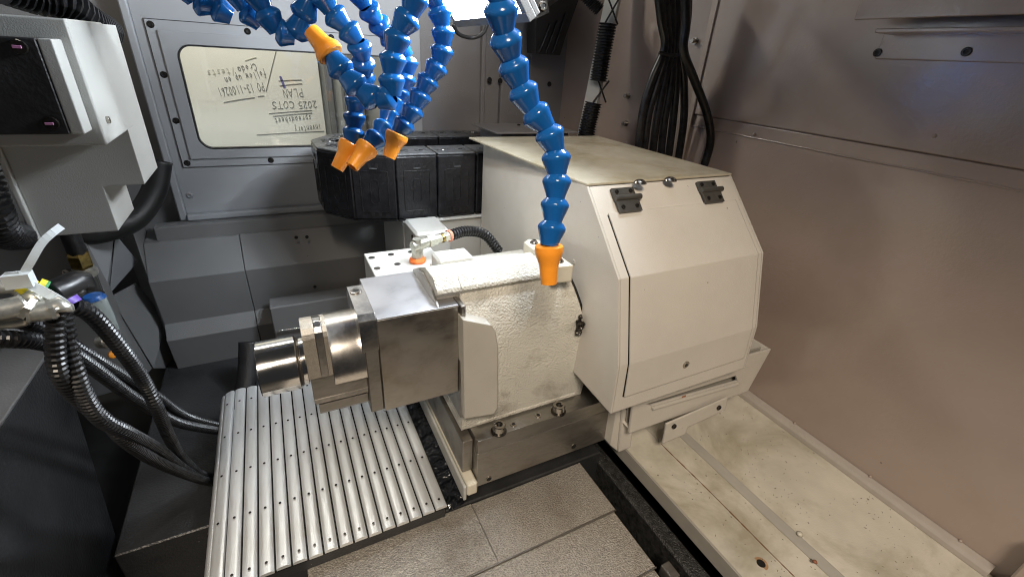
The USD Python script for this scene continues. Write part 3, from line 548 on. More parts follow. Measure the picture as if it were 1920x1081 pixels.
bk = [(0.4567, 0.3380, 1.0280), (0.5851, 0.3380, 1.0364), (0.5897, 0.3380, 1.0091), (0.5083, 0.3380, 1.0030), (0.5071, 0.3380, 0.9889), (0.4607, 0.3380, 0.9873)]
obj('bracket', prism([(p[0], p[2]) for p in bk], 'y', 0.338, 0.341), beige, ct)
for q in ((0.4734, 0.3380, 1.0185), (0.5687, 0.3380, 1.0221)): bolt(ct, q, (0, -1, 0), 0.0042, 0.003, boltd, 'screw')
for q in ((0.4905, 0.3450, 1.0210), (0.5234, 0.3450, 1.0212)): obj('small_hole', lathe([(0, 0), (0.0016, 0), (0.0016, 0.0004), (0, 0.0004)], q, (0, -1, 0), 10), hole, ct)
q = (0.4865, 0.3450, 1.0655); obj('rust_patch', cbox(q[0] - 0.004, q[0] + 0.004, 0.3445, 0.3449, q[2] - 0.0025, q[2] + 0.0022, 0.0001), redtag, ct)
fl = [(0.3867, 0.3620, 1.0605), (0.4119, 0.3620, 1.0536), (0.4202, 0.3620, 0.9731), (0.3974, 0.3620, 0.9725)]
obj('end_flange', prism([(p[0], p[2]) for p in fl], 'y', 0.362, 0.366), beige, ct)
fl2 = [(0.3821, 0.3660, 0.9884), (0.4018, 0.3660, 0.9667), (0.3915, 0.3660, 1.0534), (0.3790, 0.3660, 1.0528)]
obj('flange_return', prism([(p[0], p[2]) for p in fl2], 'y', 0.3665, 0.40), beige, ct)
rb = thing('rear_box', 'small taupe box jutting out behind the right edge of the beige cover', 'box', (0.6, 0.45, 1.2))
obj('housing', cbox(0.5675, 0.600, 0.40, 0.46, 1.215, 1.262, 0.002), beige, rb)
gb = thing('grey_cover_box', 'low grey box with a thin overhanging lid behind the beige cover', 'box', (0.46, 0.86, 1.2))
obj('housing', cbox(0.392, 0.545, 0.815, 0.92, 1.20, 1.368, 0.002), wallb, gb)
obj('lid', cbox(0.376, 0.560, 0.805, 0.925, 1.3685, 1.3715, 0.0006), wallb, gb)
for q in ((0.47, 0.895), (0.50, 0.90)): bolt(gb, (q[0], q[1], 1.3715), (0, 0, 1), 0.0035, 0.003, boltd, 'screw', socket=False)

# ---------------------------------------------------------------- slatted way cover
sc = thing('slatted_way_cover', 'roll of bright aluminium slats covering the way left of the spindle base', 'way cover', (0.0, 0.55, 0.975))
N = 17; SX1 = 0.1300; pit_ = 0.0170
for i in range(N + 2):
    xc = SX1 - pit_ * (i + 0.5)
    Y0, Y1 = 0.381, 0.735
    if i > 9: Y1 = 0.735 - 0.0 * i
    w = pit_ - 0.0022; drop = 0.0; tilt = 0.0
    xx = xc
    if i >= N - 2:                                                     # the roll bends down at its left end
        k = i - (N - 3); tilt = math.radians(18 * k); 
        bx_ = SX1 - pit_ * (N - 2); rr = 0.022
        th = math.radians(43 * (k - 0.5)); xx = bx_ - rr * math.sin(th); drop = rr * (1 - math.cos(th)); tilt = th
    u = np.linspace(-w / 2, w / 2, 13); hgt = 0.0020 * (1 - np.abs(2 * u / w) ** 3.4)
    top = [(a, 0.9705 + b) for a, b in zip(u, hgt)]
    pr = [(-w / 2, 0.9675)] + top + [(w / 2, 0.9675)]
    ct_, st_ = math.cos(tilt), math.sin(tilt)
    def place(a, z): z = z - 0.9705; return (xx + a * ct_ + z * -st_, 0.9705 - drop + (-a * -st_) * 1.0 + z * ct_) if tilt else (xx + a, z + 0.9705)
    jit = RNG.normal(0, 0.0006)
    s_ = obj('slat', prism([place(a, z) for a, z in pr], 'y', Y0 + jit, Y1 + RNG.normal(0, 0.0006)), alu, sc, smooth=25)
    for j, yy in enumerate(np.linspace(Y0 + 0.012, Y1 - 0.035, 5)):
        c_ = place(0, 0.9739); nrm_ = (-st_, 0, ct_)
        obj('screw', lathe([(0.0017, 0), (0.0015, 0.0005), (0.0007, 0.0005), (0, 0.0002)], (c_[0] - 0.0000, yy, c_[1] - 0.0001), nrm_, 8), hole if j % 2 else boltd, s_)
obj('backing', cbox(SX1 - pit_ * (N - 2.6), SX1 + 0.001, 0.384, 0.735, 0.962, 0.9668, 0.0005), hole, sc)
obj('edge_film', prism([(0.1315, 0.962), (0.1525, 0.968), (0.1525, 0.9655), (0.1315, 0.960)], 'y', 0.379, 0.60), film, sc)
obj('slide_rail', cbox(-0.09, 0.13, 0.392, 0.73, 0.935, 0.9615, 0.001), darkpaint, sc)
bar = thing('side_bar', 'cream painted bar standing along the right edge of the aluminium slats', 'bar', (0.16, 0.48, 0.98))
obj('bar', cbox(0.1545, 0.1690, 0.374, 0.595, 0.983, 1.0035, 0.002), cream, bar)
obj('wiper', cbox(0.1500, 0.1543, 0.376, 0.595, 0.975, 1.000, 0.001), greylt, bar)

# dark box below the slats
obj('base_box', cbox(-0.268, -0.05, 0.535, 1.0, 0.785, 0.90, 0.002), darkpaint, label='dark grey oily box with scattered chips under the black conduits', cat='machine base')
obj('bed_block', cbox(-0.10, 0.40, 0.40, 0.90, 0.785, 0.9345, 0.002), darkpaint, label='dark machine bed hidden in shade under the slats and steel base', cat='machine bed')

# ---------------------------------------------------------------- floor plates in front
fpz = 0.93
wc = thing('telescopic_floor_cover', 'worn stippled steel floor plates overlapping in steps in front of the spindle base', 'floor cover', (0.15, 0.25, 0.92))
obj('floor_plate', cbox(0.1715, 0.357, 0.3075, 0.399, 0.922, 0.9305, 0.0006), plate, wc)
obj('floor_plate', cbox(-0.045, 0.1705, 0.3075, 0.399, 0.922, 0.9320, 0.0006), plate, wc)
obj('floor_plate', cbox(-0.045, 0.3545, 0.2205, 0.3064, 0.919, 0.9275, 0.0006), plate, wc)
obj('floor_plate', cbox(-0.045, 0.352, 0.05, 0.2195, 0.916, 0.9245, 0.0006), plate, wc)
obj('plate_edge', cbox(-0.04, 0.3575, 0.3055, 0.3073, 0.9285, 0.9312, 0.0004), steeld, wc)
obj('plate_edge', cbox(-0.04, 0.355, 0.2185, 0.2203, 0.9255, 0.9282, 0.0004), steeld, wc)
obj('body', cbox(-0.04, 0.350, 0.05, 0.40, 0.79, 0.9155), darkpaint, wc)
kn = thing('corner_latch', 'small dull metal block at the right end of the front floor plate', 'block', (0.36, 0.2, 0.92))
obj('block', cbox(0.3585, 0.372, 0.196, 0.217, 0.915, 0.934, 0.001), steeld, kn)

# ---------------------------------------------------------------- chip tray on the right
tr = thing('chip_tray', 'long cream chip tray with rust line and dark specks along the right wall', 'chip tray', (0.57, 0.2, 0.95))
zt_ = 0.955
obj('front_face', prism([(0.4235, zt_), (0.4265, zt_), (0.4265, 0.930), (0.4235, 0.930)], 'y', -0.12, 0.66), trayg, tr)
obj('front_ledge', prism([(0.4268, zt_ - 0.003), (0.4268, zt_), (0.488, zt_ - 0.0008), (0.488, zt_ - 0.004)], 'y', -0.12, 0.66), trayp, tr)
obj('sloped_ledge', prism([(0.4884, zt_ - 0.004), (0.4884, zt_ - 0.0008), (0.529, zt_ - 0.002), (0.529, zt_ - 0.006)], 'y', -0.12, 0.66), trayp, tr)
obj('step_face', prism([(0.5294, zt_ - 0.006), (0.5294, zt_ - 0.0018), (0.5395, zt_ + 0.006), (0.5395, zt_ - 0.006)], 'y', -0.12, 0.66), trayg, tr)
obj('tray_floor', cbox(0.5398, XR - 0.001, -0.12, 0.66, zt_ - 0.002, zt_ + 0.0062, 0.0008), trayp, tr)
rl = [union_all([LineString([(0.4876 + 0.0006 * math.sin(31 * y), y), (0.4876 + 0.0006 * math.sin(31 * (y + .005)), y + .005)]).buffer(0.0003 + 0.0008 * RNG.random() ** 2) for y in np.arange(0.02, 0.36, 0.005)])]
obj('rust_line', prism(rl[0], 'z', zt_ - 0.0007, zt_ - 0.0003), M('rust', (0.20, 0.10, 0.05), 0.7, var=0.3, vscale=90), tr)
q = (0.4631, 0.1570, 0.9550)
obj('bolt_hole', lathe([(0, 0), (0.0052, 0), (0.0052, 0.0004), (0, 0.0004)], (q[0], q[1], zt_ - 0.0004), (0, 0, 1), 20), hole, tr)
obj('rust_ring', prism(Point(q[0], q[1]).buffer(0.0085).difference(Point(q[0], q[1]).buffer(0.0050)), 'z', zt_ - 0.0007, zt_ - 0.00045), M('rust_halo', (0.40, 0.25, 0.13), 0.6, var=0.3, vscale=120), tr)
q = (0.5407, 0.1598, 0.9610); obj('rivet', lathe([(0, 0), (0.0042, 0), (0.003, 0.003), (0, 0.0036)], (q[0], q[1], zt_ + 0.0061), (0, 0, 1), 14), trayp, tr, smooth=True)
q = (0.5235, 0.1278, 0.9610); obj('rust_drop', lathe([(0, 0), (0.003, 0), (0.002, 0.002), (0, 0.0026)], (q[0], q[1], zt_ + 0.0055), (0, 0, 1), 10), redtag, tr, smooth=True)
sw = []
spots = [(RNG.uniform(0.44, 0.70), RNG.uniform(0.02, 0.34)) for _ in range(16)]
for k in range(240):
    if k < 70: x, y = RNG.uniform(0.43, 0.70), RNG.uniform(0.0, 0.36)
    else:
        x, y = np.array(spots[k % 16]) + RNG.normal(0, 0.022, 2); x = min(max(x, 0.428), 0.70)
    if 0.525 < x < 0.545: continue
    z = zt_ + 0.0063 if x > 0.54 else (zt_ if x < 0.488 else zt_ - 0.0016)
    m_ = trimesh.creation.box((RNG.uniform(0.0005, 0.0013) + 0.002 * RNG.random() ** 4, RNG.uniform(0.0004, 0.0009), 0.0005)); m_.apply_transform(trimesh.transformations.rotation_matrix(RNG.uniform(0, 3.1), (0, 0, 1))); m_.apply_translation((x, y, z)); sw.append(m_)
obj('chips', cat_(sw), M('dark_chips', (0.09, 0.07, 0.04), 0.6), label='scattered fine dark metal chips on the cream chip tray', cat='metal chips', kind='stuff')
ws = thing('wall_strip', 'taupe folded strip along the foot of the right wall', 'strip', (XR, 0.2, 0.96))
obj('strip', prism([(XR - 0.0135, zt_ + 0.0065), (XR - 0.0135, zt_ + 0.014), (XR - 0.0105, zt_ + 0.0185), (XR - 0.0004, zt_ + 0.0205), (XR - 0.0004, zt_ + 0.0065)], 'y', 0.024, 0.66), M('strip_paint', (0.44, 0.40, 0.36), 0.3, var=0.06, bevel=0.0015), ws)
for y in (0.26, 0.14, 0.03): obj('weld_dot', trimesh.creation.icosphere(2, 0.0024).apply_transform(trimesh.transformations.translation_matrix((XR - 0.001, y + 0.03, zt_ + 0.021))), wallr, ws, smooth=True)
fw = thing('front_post', 'taupe corner post with a round bolt at the lower right', 'post', (XR, 0.0, 0.9))
obj('post', cbox(0.690, XR - 0.0005, -0.12, 0.010, 0.90, 1.05, 0.002), wallr, fw)
bolt(fw, (0.4843, 0.0100, 1.1511), (0, 1, 0), 0.006, 0.005, wallr, socket=False, dome=True) if False else bolt(fw, (0.6895, -0.002, 0.99), (-1, 0, 0), 0.0055, 0.005, wallr, socket=False, dome=True)
# dark guide between plates and tray
gd = thing('guide_rail', 'dark oily guide rail in the gap between floor plates and chip tray', 'guide rail', (0.40, 0.2, 0.85))
obj('rail', cbox(0.3960, 0.4215, 0.0, 0.50, 0.80, 0.9150, 0.003), M('black_oily_paint', (0.030, 0.030, 0.030), 0.28, var=0.5, vscale=120, bump=0.5, bscale=500, bevel=0.002, speck=(0.30, 0.29, 0.27), sscale=420, sthr=0.70), gd)
obj('rail_foot', cbox(0.362, 0.395, 0.0, 0.42, 0.80, 0.86, 0.003), pit, gd)

# upper right brackets on the wall
ub = thing('wall_bracket', 'taupe folded wall bracket with two screws at the upper right', 'bracket', (XR, 0.3, 1.5))
b1 = [(0.7000, 0.3774, 1.5357), (0.7000, 0.3757, 1.5248), (0.7000, 0.2304, 1.5271), (0.7000, 0.4115, 1.5683), (0.7000, 0.3758, 1.5661)]
obj('plate', cbox(XR - 0.007, XR - 0.0037, -0.2, b1[0][1], b1[1][2], b1[0][2] + 0.020, 0.001), wallr, ub)
obj('upper_flange', cbox(XR - 0.045, XR - 0.041, -0.2, (0.6750, 0.3981, 1.5659)[1], (0.6750, 0.3981, 1.5659)[2], 1.70, 0.001), wallr, ub)
obj('shelf', cbox(XR - 0.041, XR - 0.0072, -0.2, (0.6900, 0.3705, 1.5651)[1], b1[0][2] + 0.016, b1[0][2] + 0.0205, 0.0008), wallr, ub)
for q in ((0.7090, 0.3762, 1.5320), (0.7090, 0.2849, 1.5348)): bolt(ub, (XR - 0.0072, q[1], q[2]), (-1, 0, 0), 0.0048, 0.002, boltd, 'screw')

# ---------------------------------------------------------------- lamp
lp = thing('work_lamp', 'lit white led work lamp in a grey frame at the top of the enclosure', 'lamp', (0.28, 0.65, 1.55))
La, Lb = np.array((0.2500, 0.6806, 1.5414)), np.array((0.2500, 0.4819, 1.5419))
u_ = Lb - La; W, H = float(np.linalg.norm(u_)), 0.075; u_ /= W
down = np.array([-0.80, -0.10, -0.60]); down = down - u_ * (down @ u_); down /= np.linalg.norm(down)
v_ = np.cross(down, u_); v_ = v_ if v_[2] > 0 else -v_
c0 = La
def lbox(u0, u1, v0, v1, w0, w1):
    return trimesh.convex.convex_hull(np.array([c0 + u_ * a + v_ * b + down * w for a in (u0, u1) for b in (v0, v1) for w in (w0, w1)]))
obj('led_panel', lbox(0, W, 0, H, -0.001, 0.0), glow, lp)
obj('frame', lbox(-0.006, W + 0.010, -0.0095, -0.0005, -0.006, 0.003), greycol, lp)
obj('frame', lbox(-0.006, W + 0.010, H + 0.0005, H + 0.012, -0.006, 0.003), greycol, lp)
obj('frame_side', lbox(-0.0065, -0.0005, -0.009, H + 0.011, -0.006, 0.0025), greycol, lp)
obj('frame_side', lbox(W + 0.0005, W + 0.0095, -0.009, H + 0.011, -0.006, 0.0025), greycol, lp)
obj('housing', lbox(-0.006, W + 0.009, -0.009, H + 0.011, -0.012, -0.0065), greycol, lp)
obj('lamp_cable', tube(smooth_path([(0.2853, 0.7890, 1.5403), (0.3005, 0.8053, 1.5282), (0.3277, 0.8163, 1.5246), (0.3450, 0.8089, 1.5321), (0.3524, 0.8049, 1.5490)], 0.004), 0.0032, 8), rubberm, label='thin dark cable hanging in a loop under the work lamp', cat='cable', smooth=True)

# dark cable duct beside the lamp
du = thing('cable_duct', 'black ribbed cable duct right of the work lamp', 'cable duct', (0.5, 0.95, 1.5))
dp = [(0.5409, 0.9800, 1.5802), (0.6102, 0.9800, 1.6253), (0.6428, 0.9800, 1.6187), (0.6181, 0.9800, 1.5457), (0.6086, 0.9800, 1.5091), (0.5450, 0.9800, 1.5099)]
obj('duct', prism(Polygon([(p[0], p[2]) for p in dp]), 'y', 0.98, 1.02), rubberm, du)
for a, b in (((1008,98,0.97),(1030,40,0.97)), ((1022,98,0.97),(1045,40,0.97)), ((1036,98,0.97),(1060,30,0.97))):
    pass
for pa, pb in (((0.5544, 0.9780, 1.5125), (0.5755, 0.9780, 1.5681)), ((0.5707, 0.9780, 1.5124), (0.5937, 0.9780, 1.5745)), ((0.5887, 0.9780, 1.5123), (0.6135, 0.9780, 1.5911))):
    obj('rib', tube(np.linspace(pa, pb, 4), 0.0035, 6), rubber, du, smooth=True)
lb_ = thing('lamp_bracket', 'dark bracket with a bolt beside the right end of the work lamp', 'bracket', (0.36, 0.66, 1.55))
obj('bracket', prism([(p[0], p[2]) for p in [(0.3478, 0.6600, 1.5844), (0.3749, 0.6600, 1.5872), (0.3850, 0.6600, 1.5597), (0.3621, 0.6600, 1.5499)]], 'y', 0.66, 0.675), boltd, lb_)
bolt(lb_, (0.3735, 0.6600, 1.5672), (0, -1, 0), 0.006, 0.004, boltm)

# ---------------------------------------------------------------- blue segmented coolant hoses
def seg_mesh(p, d, L, r=0.0128):
    prof = [(0.56, -0.08), (0.64, -0.05), (0.84, 0.06), (0.975, 0.17), (1.0, 0.24), (1.0, 0.31), (0.965, 0.36), (0.90, 0.48), (0.77, 0.70), (0.665, 0.90), (0.63, 1.0), (0.60, 1.03)]
    return lathe([(a * r, h * L) for a, h in prof], p, d, 28)
def blue_hose(pts, label, nozzle=None, pitch=0.0168, r=0.0120, noz_len=0.034):
    path = smooth_path(pts, pitch)
    t = thing('coolant_hose', label, 'hose', path[-1], group='blue segmented coolant hoses')
    for i in range(len(path) - 1):
        d = path[i + 1] - path[i]; L = np.linalg.norm(d)
        obj('segment', seg_mesh(path[i], d, L, r), blue, t, smooth=50)
    if nozzle is not None:
        d = np.array(nozzle) - path[-1]; L = np.linalg.norm(d); k = r / 0.0128
        prof = [(0.004, 0), (0.0118 * k, 0.0), (0.0130 * k, 0.0012), (0.0131 * k, 0.0050), (0.0124 * k, L * 0.24), (0.0106 * k, L * 0.38), (0.0094 * k, L * 0.47), (0.0089 * k, L * 0.56), (0.0074 * k, L), (0.0060 * k, L), (0.0055 * k, L * 0.6), (0, L * 0.6)]
        obj('nozzle', lathe(prof, path[-1], d, 32), orange, t, smooth=40)
    return t
blue_hose([(0.1452, 0.3255, 1.5506), (0.1487, 0.3255, 1.5393), (0.1524, 0.3251, 1.5259), (0.1576, 0.3290, 1.5103), (0.1655, 0.3309, 1.4954), (0.1723, 0.3291, 1.4806), (0.1797, 0.3263, 1.4668), (0.1899, 0.3216, 1.4566), (0.1968, 0.3180, 1.4451), (0.2018, 0.3141, 1.4291), (0.2010, 0.3102, 1.4120), (0.1991, 0.3062, 1.3950), (0.1960, 0.3022, 1.3787), (0.1917, 0.2979, 1.3624)],
          'long blue segmented hose hanging alone at the right, orange nozzle above the cream casting', (0.1914, 0.2913, 1.3297), pitch=0.0190, r=0.0118)
blue_hose([(0.1304, 0.4370, 1.5604), (0.1253, 0.4410, 1.5379), (0.1199, 0.4434, 1.5243), (0.1107, 0.4463, 1.5125), (0.1071, 0.4474, 1.5008), (0.1050, 0.4477, 1.4890), (0.1033, 0.4477, 1.4774), (0.1042, 0.4466, 1.4642), (0.0966, 0.4496, 1.4557), (0.0873, 0.4548, 1.4582), (0.0783, 0.4590, 1.4648), (0.0688, 0.4641, 1.4730), (0.0626, 0.4675, 1.4820), (0.0575, 0.4714, 1.4918)],
          'blue hose curling up at the left, orange nozzle pointing up in front of the window', (0.0440, 0.4829, 1.5098))
blue_hose([(0.0561, 0.5137, 1.5577), (0.0603, 0.5149, 1.5402), (0.0654, 0.5151, 1.5290), (0.0728, 0.5145, 1.5202), (0.0815, 0.5134, 1.5129), (0.0879, 0.5125, 1.5044), (0.0916, 0.5169, 1.4921), (0.0940, 0.5262, 1.4774), (0.0916, 0.5410, 1.4627), (0.0861, 0.5458, 1.4484), (0.0826, 0.5445, 1.4312), (0.0810, 0.5428, 1.4176), (0.0767, 0.5414, 1.4049)],
          'blue hose with the lowest left orange nozzle, in front of the cable chain', (0.0582, 0.5383, 1.3782))
blue_hose([(0.0943, 0.5478, 1.5676), (0.0986, 0.5493, 1.5462), (0.1077, 0.5485, 1.5333), (0.1189, 0.5570, 1.5226), (0.1294, 0.5653, 1.5100), (0.1412, 0.5625, 1.5025), (0.1486, 0.5606, 1.4945), (0.1478, 0.5604, 1.4778), (0.1429, 0.5609, 1.4621), (0.1361, 0.5614, 1.4478), (0.1229, 0.5476, 1.4349), (0.1129, 0.5388, 1.4219), (0.1016, 0.5310, 1.4107), (0.0921, 0.5264, 1.4037)],
          'blue hose with the middle one of the three low orange nozzles', (0.0713, 0.5174, 1.3840))
blue_hose([(0.1526, 0.5027, 1.5698), (0.1580, 0.5031, 1.5534), (0.1660, 0.5019, 1.5386), (0.1700, 0.5015, 1.5229), (0.1705, 0.5018, 1.5064), (0.1672, 0.5029, 1.4915), (0.1617, 0.5043, 1.4802), (0.1536, 0.5065, 1.4721), (0.1477, 0.5074, 1.4600), (0.1399, 0.5083, 1.4451), (0.1308, 0.5090, 1.4315), (0.1211, 0.5097, 1.4194)],
          'blue hose nearest the lit lamp, rightmost of the three low orange nozzles', (0.1094, 0.5078, 1.3948))
blue_hose([(0.0002, 0.5268, 1.5582), (0.0055, 0.5288, 1.5357), (0.0125, 0.5294, 1.5225), (0.0169, 0.5296, 1.5119), (0.0218, 0.5295, 1.5036), (0.0298, 0.5292, 1.5024), (0.0368, 0.5286, 1.5099), (0.0415, 0.5280, 1.5207), (0.0480, 0.5269, 1.5314), (0.0565, 0.5243, 1.5527)],
          'blue hose making a u bend at the top, left of the upturned orange nozzle')
blue_hose([(-0.0570, 0.5744, 1.5566), (-0.0517, 0.5765, 1.5374), (-0.0447, 0.5776, 1.5286), (-0.0345, 0.5784, 1.5265), (-0.0248, 0.5790, 1.5235), (-0.0178, 0.5794, 1.5184)], 'leftmost blue hose end at the top of the window panel')
blue_hose([(-0.0113, 0.5571, 1.5562), (-0.0084, 0.5590, 1.5322), (-0.0038, 0.5595, 1.5241), (0.0022, 0.5597, 1.5176), (0.0065, 0.5598, 1.5135)], 'short blue hose end between the leftmost hose and the u bend')

# ---------------------------------------------------------------- wheel head at the upper left
wh = thing('probe_housing', 'light grey stepped housing with a black plate hanging at the upper left', 'housing', (-0.18, 0.55, 1.4))
xr_ = -0.125
up = [(-0.1255, 0.5000, 1.5058), (-0.1239, 0.5000, 1.4144)]; zt1, zb1 = up[0][2], up[1][2]
ybk = 0.605
obj('upper_body', cbox(-0.42, xr_, 0.50, ybk, zb1, zt1, 0.0012), greylt, wh)
y2 = (-0.1250, 0.5758, 1.4091)[1]
lo = [(-0.1250, 0.5780, 1.3619), (-0.1593, 0.5780, 1.3624), (-0.1593, 0.5780, 1.3153), (-0.2199, 0.5780, 1.3174)]
y2 = 0.578
zl_, zf_, xf_ = (-0.1250, 0.5780, 1.3619)[2], lo[2][2], lo[1][0]; xl_ = lo[3][0]
obj('lower_body', prism([(xl_, zf_), (xf_, zf_), (xf_, zl_), (xr_ - 0.0003, zl_), (xr_ - 0.0003, zt1 - 0.001), (xl_, zt1 - 0.001)], 'y', y2, 0.655), greylt, wh)
obj('edge_rail', cbox(lo[3][0] - 0.005, lo[3][0] - 0.0004, y2 - 0.004, 0.66, lo[2][2] - 0.002, zb1, 0.0008), greylt, wh)
bolt(wh, (-0.1250, 0.5201, 1.4317), (1, 0, 0), 0.003, 0.0025, boltm, 'screw')
bp = thing('black_plate', 'rough black plate with two pinkish screws on the front of the grey housing', 'plate', (-0.18, 0.48, 1.45))
bq = [(-0.1397, 0.4780, 1.4919), (-0.1405, 0.4780, 1.4267), (-0.1820, 0.4780, 1.4196), (-0.1576, 0.4780, 1.4926)]
obj('plate', cbox(-0.42, bq[0][0], 0.478, 0.4995, bq[1][2], bq[0][2], 0.001), rubberm, bp)
obj('lit_side_strip', cbox(bq[0][0] + 0.0003, bq[0][0] + 0.0085, 0.4785, 0.4995, bq[1][2], bq[0][2], 0.0006), greylt, bp)  # pale colour stands for light on the right side of the black plate
for q in ((-0.1500, 0.4780, 1.4859), (-0.1486, 0.4780, 1.4349)):
    sc_ = obj('screw', lathe([(0, 0), (0.005, 0), (0.0045, 0.002), (0.002, 0.002), (0, 0.001)], q, (0, -1, 0), 14), boltd, bp)
    obj('pink_mark', cbox(q[0] - 0.003, q[0] + 0.002, q[1] - 0.0030, q[1] - 0.0022, q[2] - 0.001, q[2] + 0.001, 0.0002), pink, sc_)
obj('bellows_hose', conduit([(-0.1825, 0.5918, 1.5289), (-0.1686, 0.6066, 1.5237), (-0.1521, 0.6213, 1.5201), (-0.1440, 0.6441, 1.5066), (-0.1405, 0.6858, 1.4983)], 0.016, 0.005), rubber, label='black ribbed hose over the top of the upper left housing', cat='hose')
obj('big_conduit', tube(smooth_path([(-0.1675, 0.9073, 1.3202), (-0.1854, 0.8932, 1.2732), (-0.2122, 0.8677, 1.2411), (-0.2406, 0.8368, 1.2354), (-0.2657, 0.8097, 1.2435), (-0.2764, 0.7841, 1.2799)], 0.005), 0.017, 20), pit, label='thick black conduit curving out from under the light grey housing', cat='hose', smooth=True)
obj('left_black_hose', conduit([(-0.2124, 0.5112, 1.4152), (-0.2128, 0.5056, 1.3875), (-0.2162, 0.5086, 1.3606), (-0.2251, 0.5317, 1.3367), (-0.2372, 0.5874, 1.3149)], 0.014, 0.005, 16), rubber, label='glossy black ribbed hose at the left edge below the black plate', cat='hose')

# ---------------------------------------------------------------- left lower panels
lpn = thing('left_casting', 'dark grey casting with chipped paint carrying a brass fitting at the left', 'casting', (-0.3, 0.8, 0.9))
obj('front_face', prism([(p[0], p[2]) for p in [(-0.3661, 0.8000, 1.3495), (-0.2615, 0.8000, 1.3106), (-0.2614, 0.8000, 1.2504), (-0.2625, 0.8000, 1.1401), (-0.2637, 0.8000, 0.9780), (-0.3637, 0.8000, 0.9662), (-0.4713, 0.8000, 1.0612)]], 'y', 0.80, 0.83), greycol, lpn)
def slab(pts): pts = [np.array(q) for q in pts]; return trimesh.convex.convex_hull(np.array([*pts, *[q + [-0.004, 0.004, -0.002] for q in pts]]))
obj('lit_side_face', slab([(-0.2613, 0.7995, 1.2545), (-0.2559, 0.9200, 1.2128), (-0.2969, 0.9200, 1.0936), (-0.2641, 0.7995, 1.1407)]), grey, lpn)  # lighter paint than the front, light from the right put into the colour
obj('lit_rib_face', slab([(-0.2589, 0.9200, 1.1991), (-0.2603, 0.9900, 1.1215), (-0.2959, 0.9200, 1.0945)]), grey, lpn)  # same lighter paint for its lit face
obj('lower_face', slab([(-0.2637, 0.7995, 1.1397), (-0.2974, 0.9200, 1.0916), (-0.2765, 0.9200, 0.9301), (-0.2648, 0.7995, 0.9787)]), greycol, lpn)
obj('foot_face', slab([(-0.2975, 0.9250, 1.0870), (-0.2744, 0.9900, 1.0795), (-0.2481, 0.9900, 0.9915), (-0.2634, 0.9900, 0.8770), (-0.2756, 0.9250, 0.9263)]), greycol, lpn)
obj('seam', tube(np.array([np.array(q) for q in [(-0.2577, 0.9000, 1.1969), (-0.2755, 0.9000, 1.1519), (-0.2892, 0.9000, 1.1094), (-0.2890, 0.9000, 1.0515), (-0.2814, 0.9000, 0.9722)]]), 0.0011, 6), hole, lpn, smooth=True)
for q in [(-0.2789, 0.7960, 1.1666), (-0.2741, 0.7960, 1.1578), (-0.2688, 0.7960, 1.1524)]: 
    m_ = trimesh.creation.icosphere(2, 0.008); m_.vertices += RNG.normal(0, 0.001, m_.vertices.shape); m_.vertices *= [1, 0.08, 0.8]; m_.apply_translation(q); obj('paint_chip', m_, chip, lpn)
bolt(lpn, (-0.2942, 0.8000, 1.1904), (0, -1, 0.2), 0.004, 0.004, boltm, 'screw', socket=False)
bf = thing('brass_fitting', 'brass hose fitting with a black hose below the grey housing', 'fitting', (-0.25, 0.75, 1.2))
b0, b1_ = np.array((-0.2737, 0.7977, 1.1857)), np.array((-0.2630, 0.7697, 1.2904)); bd = (b1_ - b0); bl = np.linalg.norm(bd); bd /= bl
obj('steel_base', lathe([(0, 0), (0.015, 0), (0.015, 0.005), (0.011, 0.012), (0.011, 0.016), (0, 0.016)], b0, bd, 24), nickel, bf, smooth=35)
obj('brass_nut', lathe([(0, 0.014), (0.0125, 0.014), (0.0135, 0.018), (0.0135, 0.036), (0.0115, 0.040), (0, 0.040)], b0, bd, 6), brass, bf)
obj('hose', lathe([(0, 0.038), (0.0108, 0.038), (0.0108, bl), (0, bl)], b0, bd, 20), rubberm, bf, smooth=35)
fb = thing('filter_bowl', 'small clear filter bowl with a blue cap behind the conduits', 'filter', (-0.24, 0.75, 1.1))
f0, f1 = np.array((-0.2408, 0.6972, 1.1902)), np.array((-0.2387, 0.6966, 1.1393)); fd = f1 - f0; fl_ = np.linalg.norm(fd)
obj('bowl', lathe([(0, 0), (0.012, 0), (0.0125, fl_ * .5), (0.011, fl_), (0, fl_)], f0, fd, 20), acryl, fb, smooth=35)
obj('cap', lathe([(0, -0.004), (0.0100, -0.004), (0.0128, 0.001), (0, 0.001)], f0, fd, 20), bluecap, fb, smooth=35)
obj('plug', lathe([(0, 0), (0.009, 0), (0.009, 0.012), (0.006, 0.016), (0, 0.016)], (-0.2421, 0.6714, 1.1387), (0.7, -0.5, 0.2), 14), nickel, fb, smooth=35)
obj('orange_plug', lathe([(0, 0), (0.006, 0), (0.005, 0.008), (0, 0.010)], (-0.2510, 0.7143, 1.0922), (0.3, -0.8, 0.4), 12), orange, label='small orange plug deep among the conduits', cat='plug', smooth=35)

lg = thing('left_ledge', 'dark grey sheet ledge with oil streaks along the lower left', 'ledge', (-0.28, 0.5, 0.9))
XL_ = -0.28
zl = 1.155
obj('top_sheet', cbox(-0.60, XL_, 0.10, 0.665, zl - 0.004, zl, 0.001), M('dark_grey_ledge_paint', (0.11, 0.11, 0.112), 0.42, var=0.2, vscale=14, bump=0.1, bscale=400, bevel=0.001), lg)
obj('side_sheet', prism([(0.10, zl - 0.0045), (0.66, zl - 0.0045), (0.56, 0.79), (0.10, 0.79)], 'x', XL_ - 0.004, XL_ - 0.0002), darkpaint, lg)
obj('fold', prism([(XL_ - 0.06, zl + 0.0005), (XL_ - 0.03, zl + 0.0005), (XL_ - 0.045, zl + 0.035), (XL_ - 0.06, zl + 0.035)], 'y', 0.665, 0.70), greycol, lg)

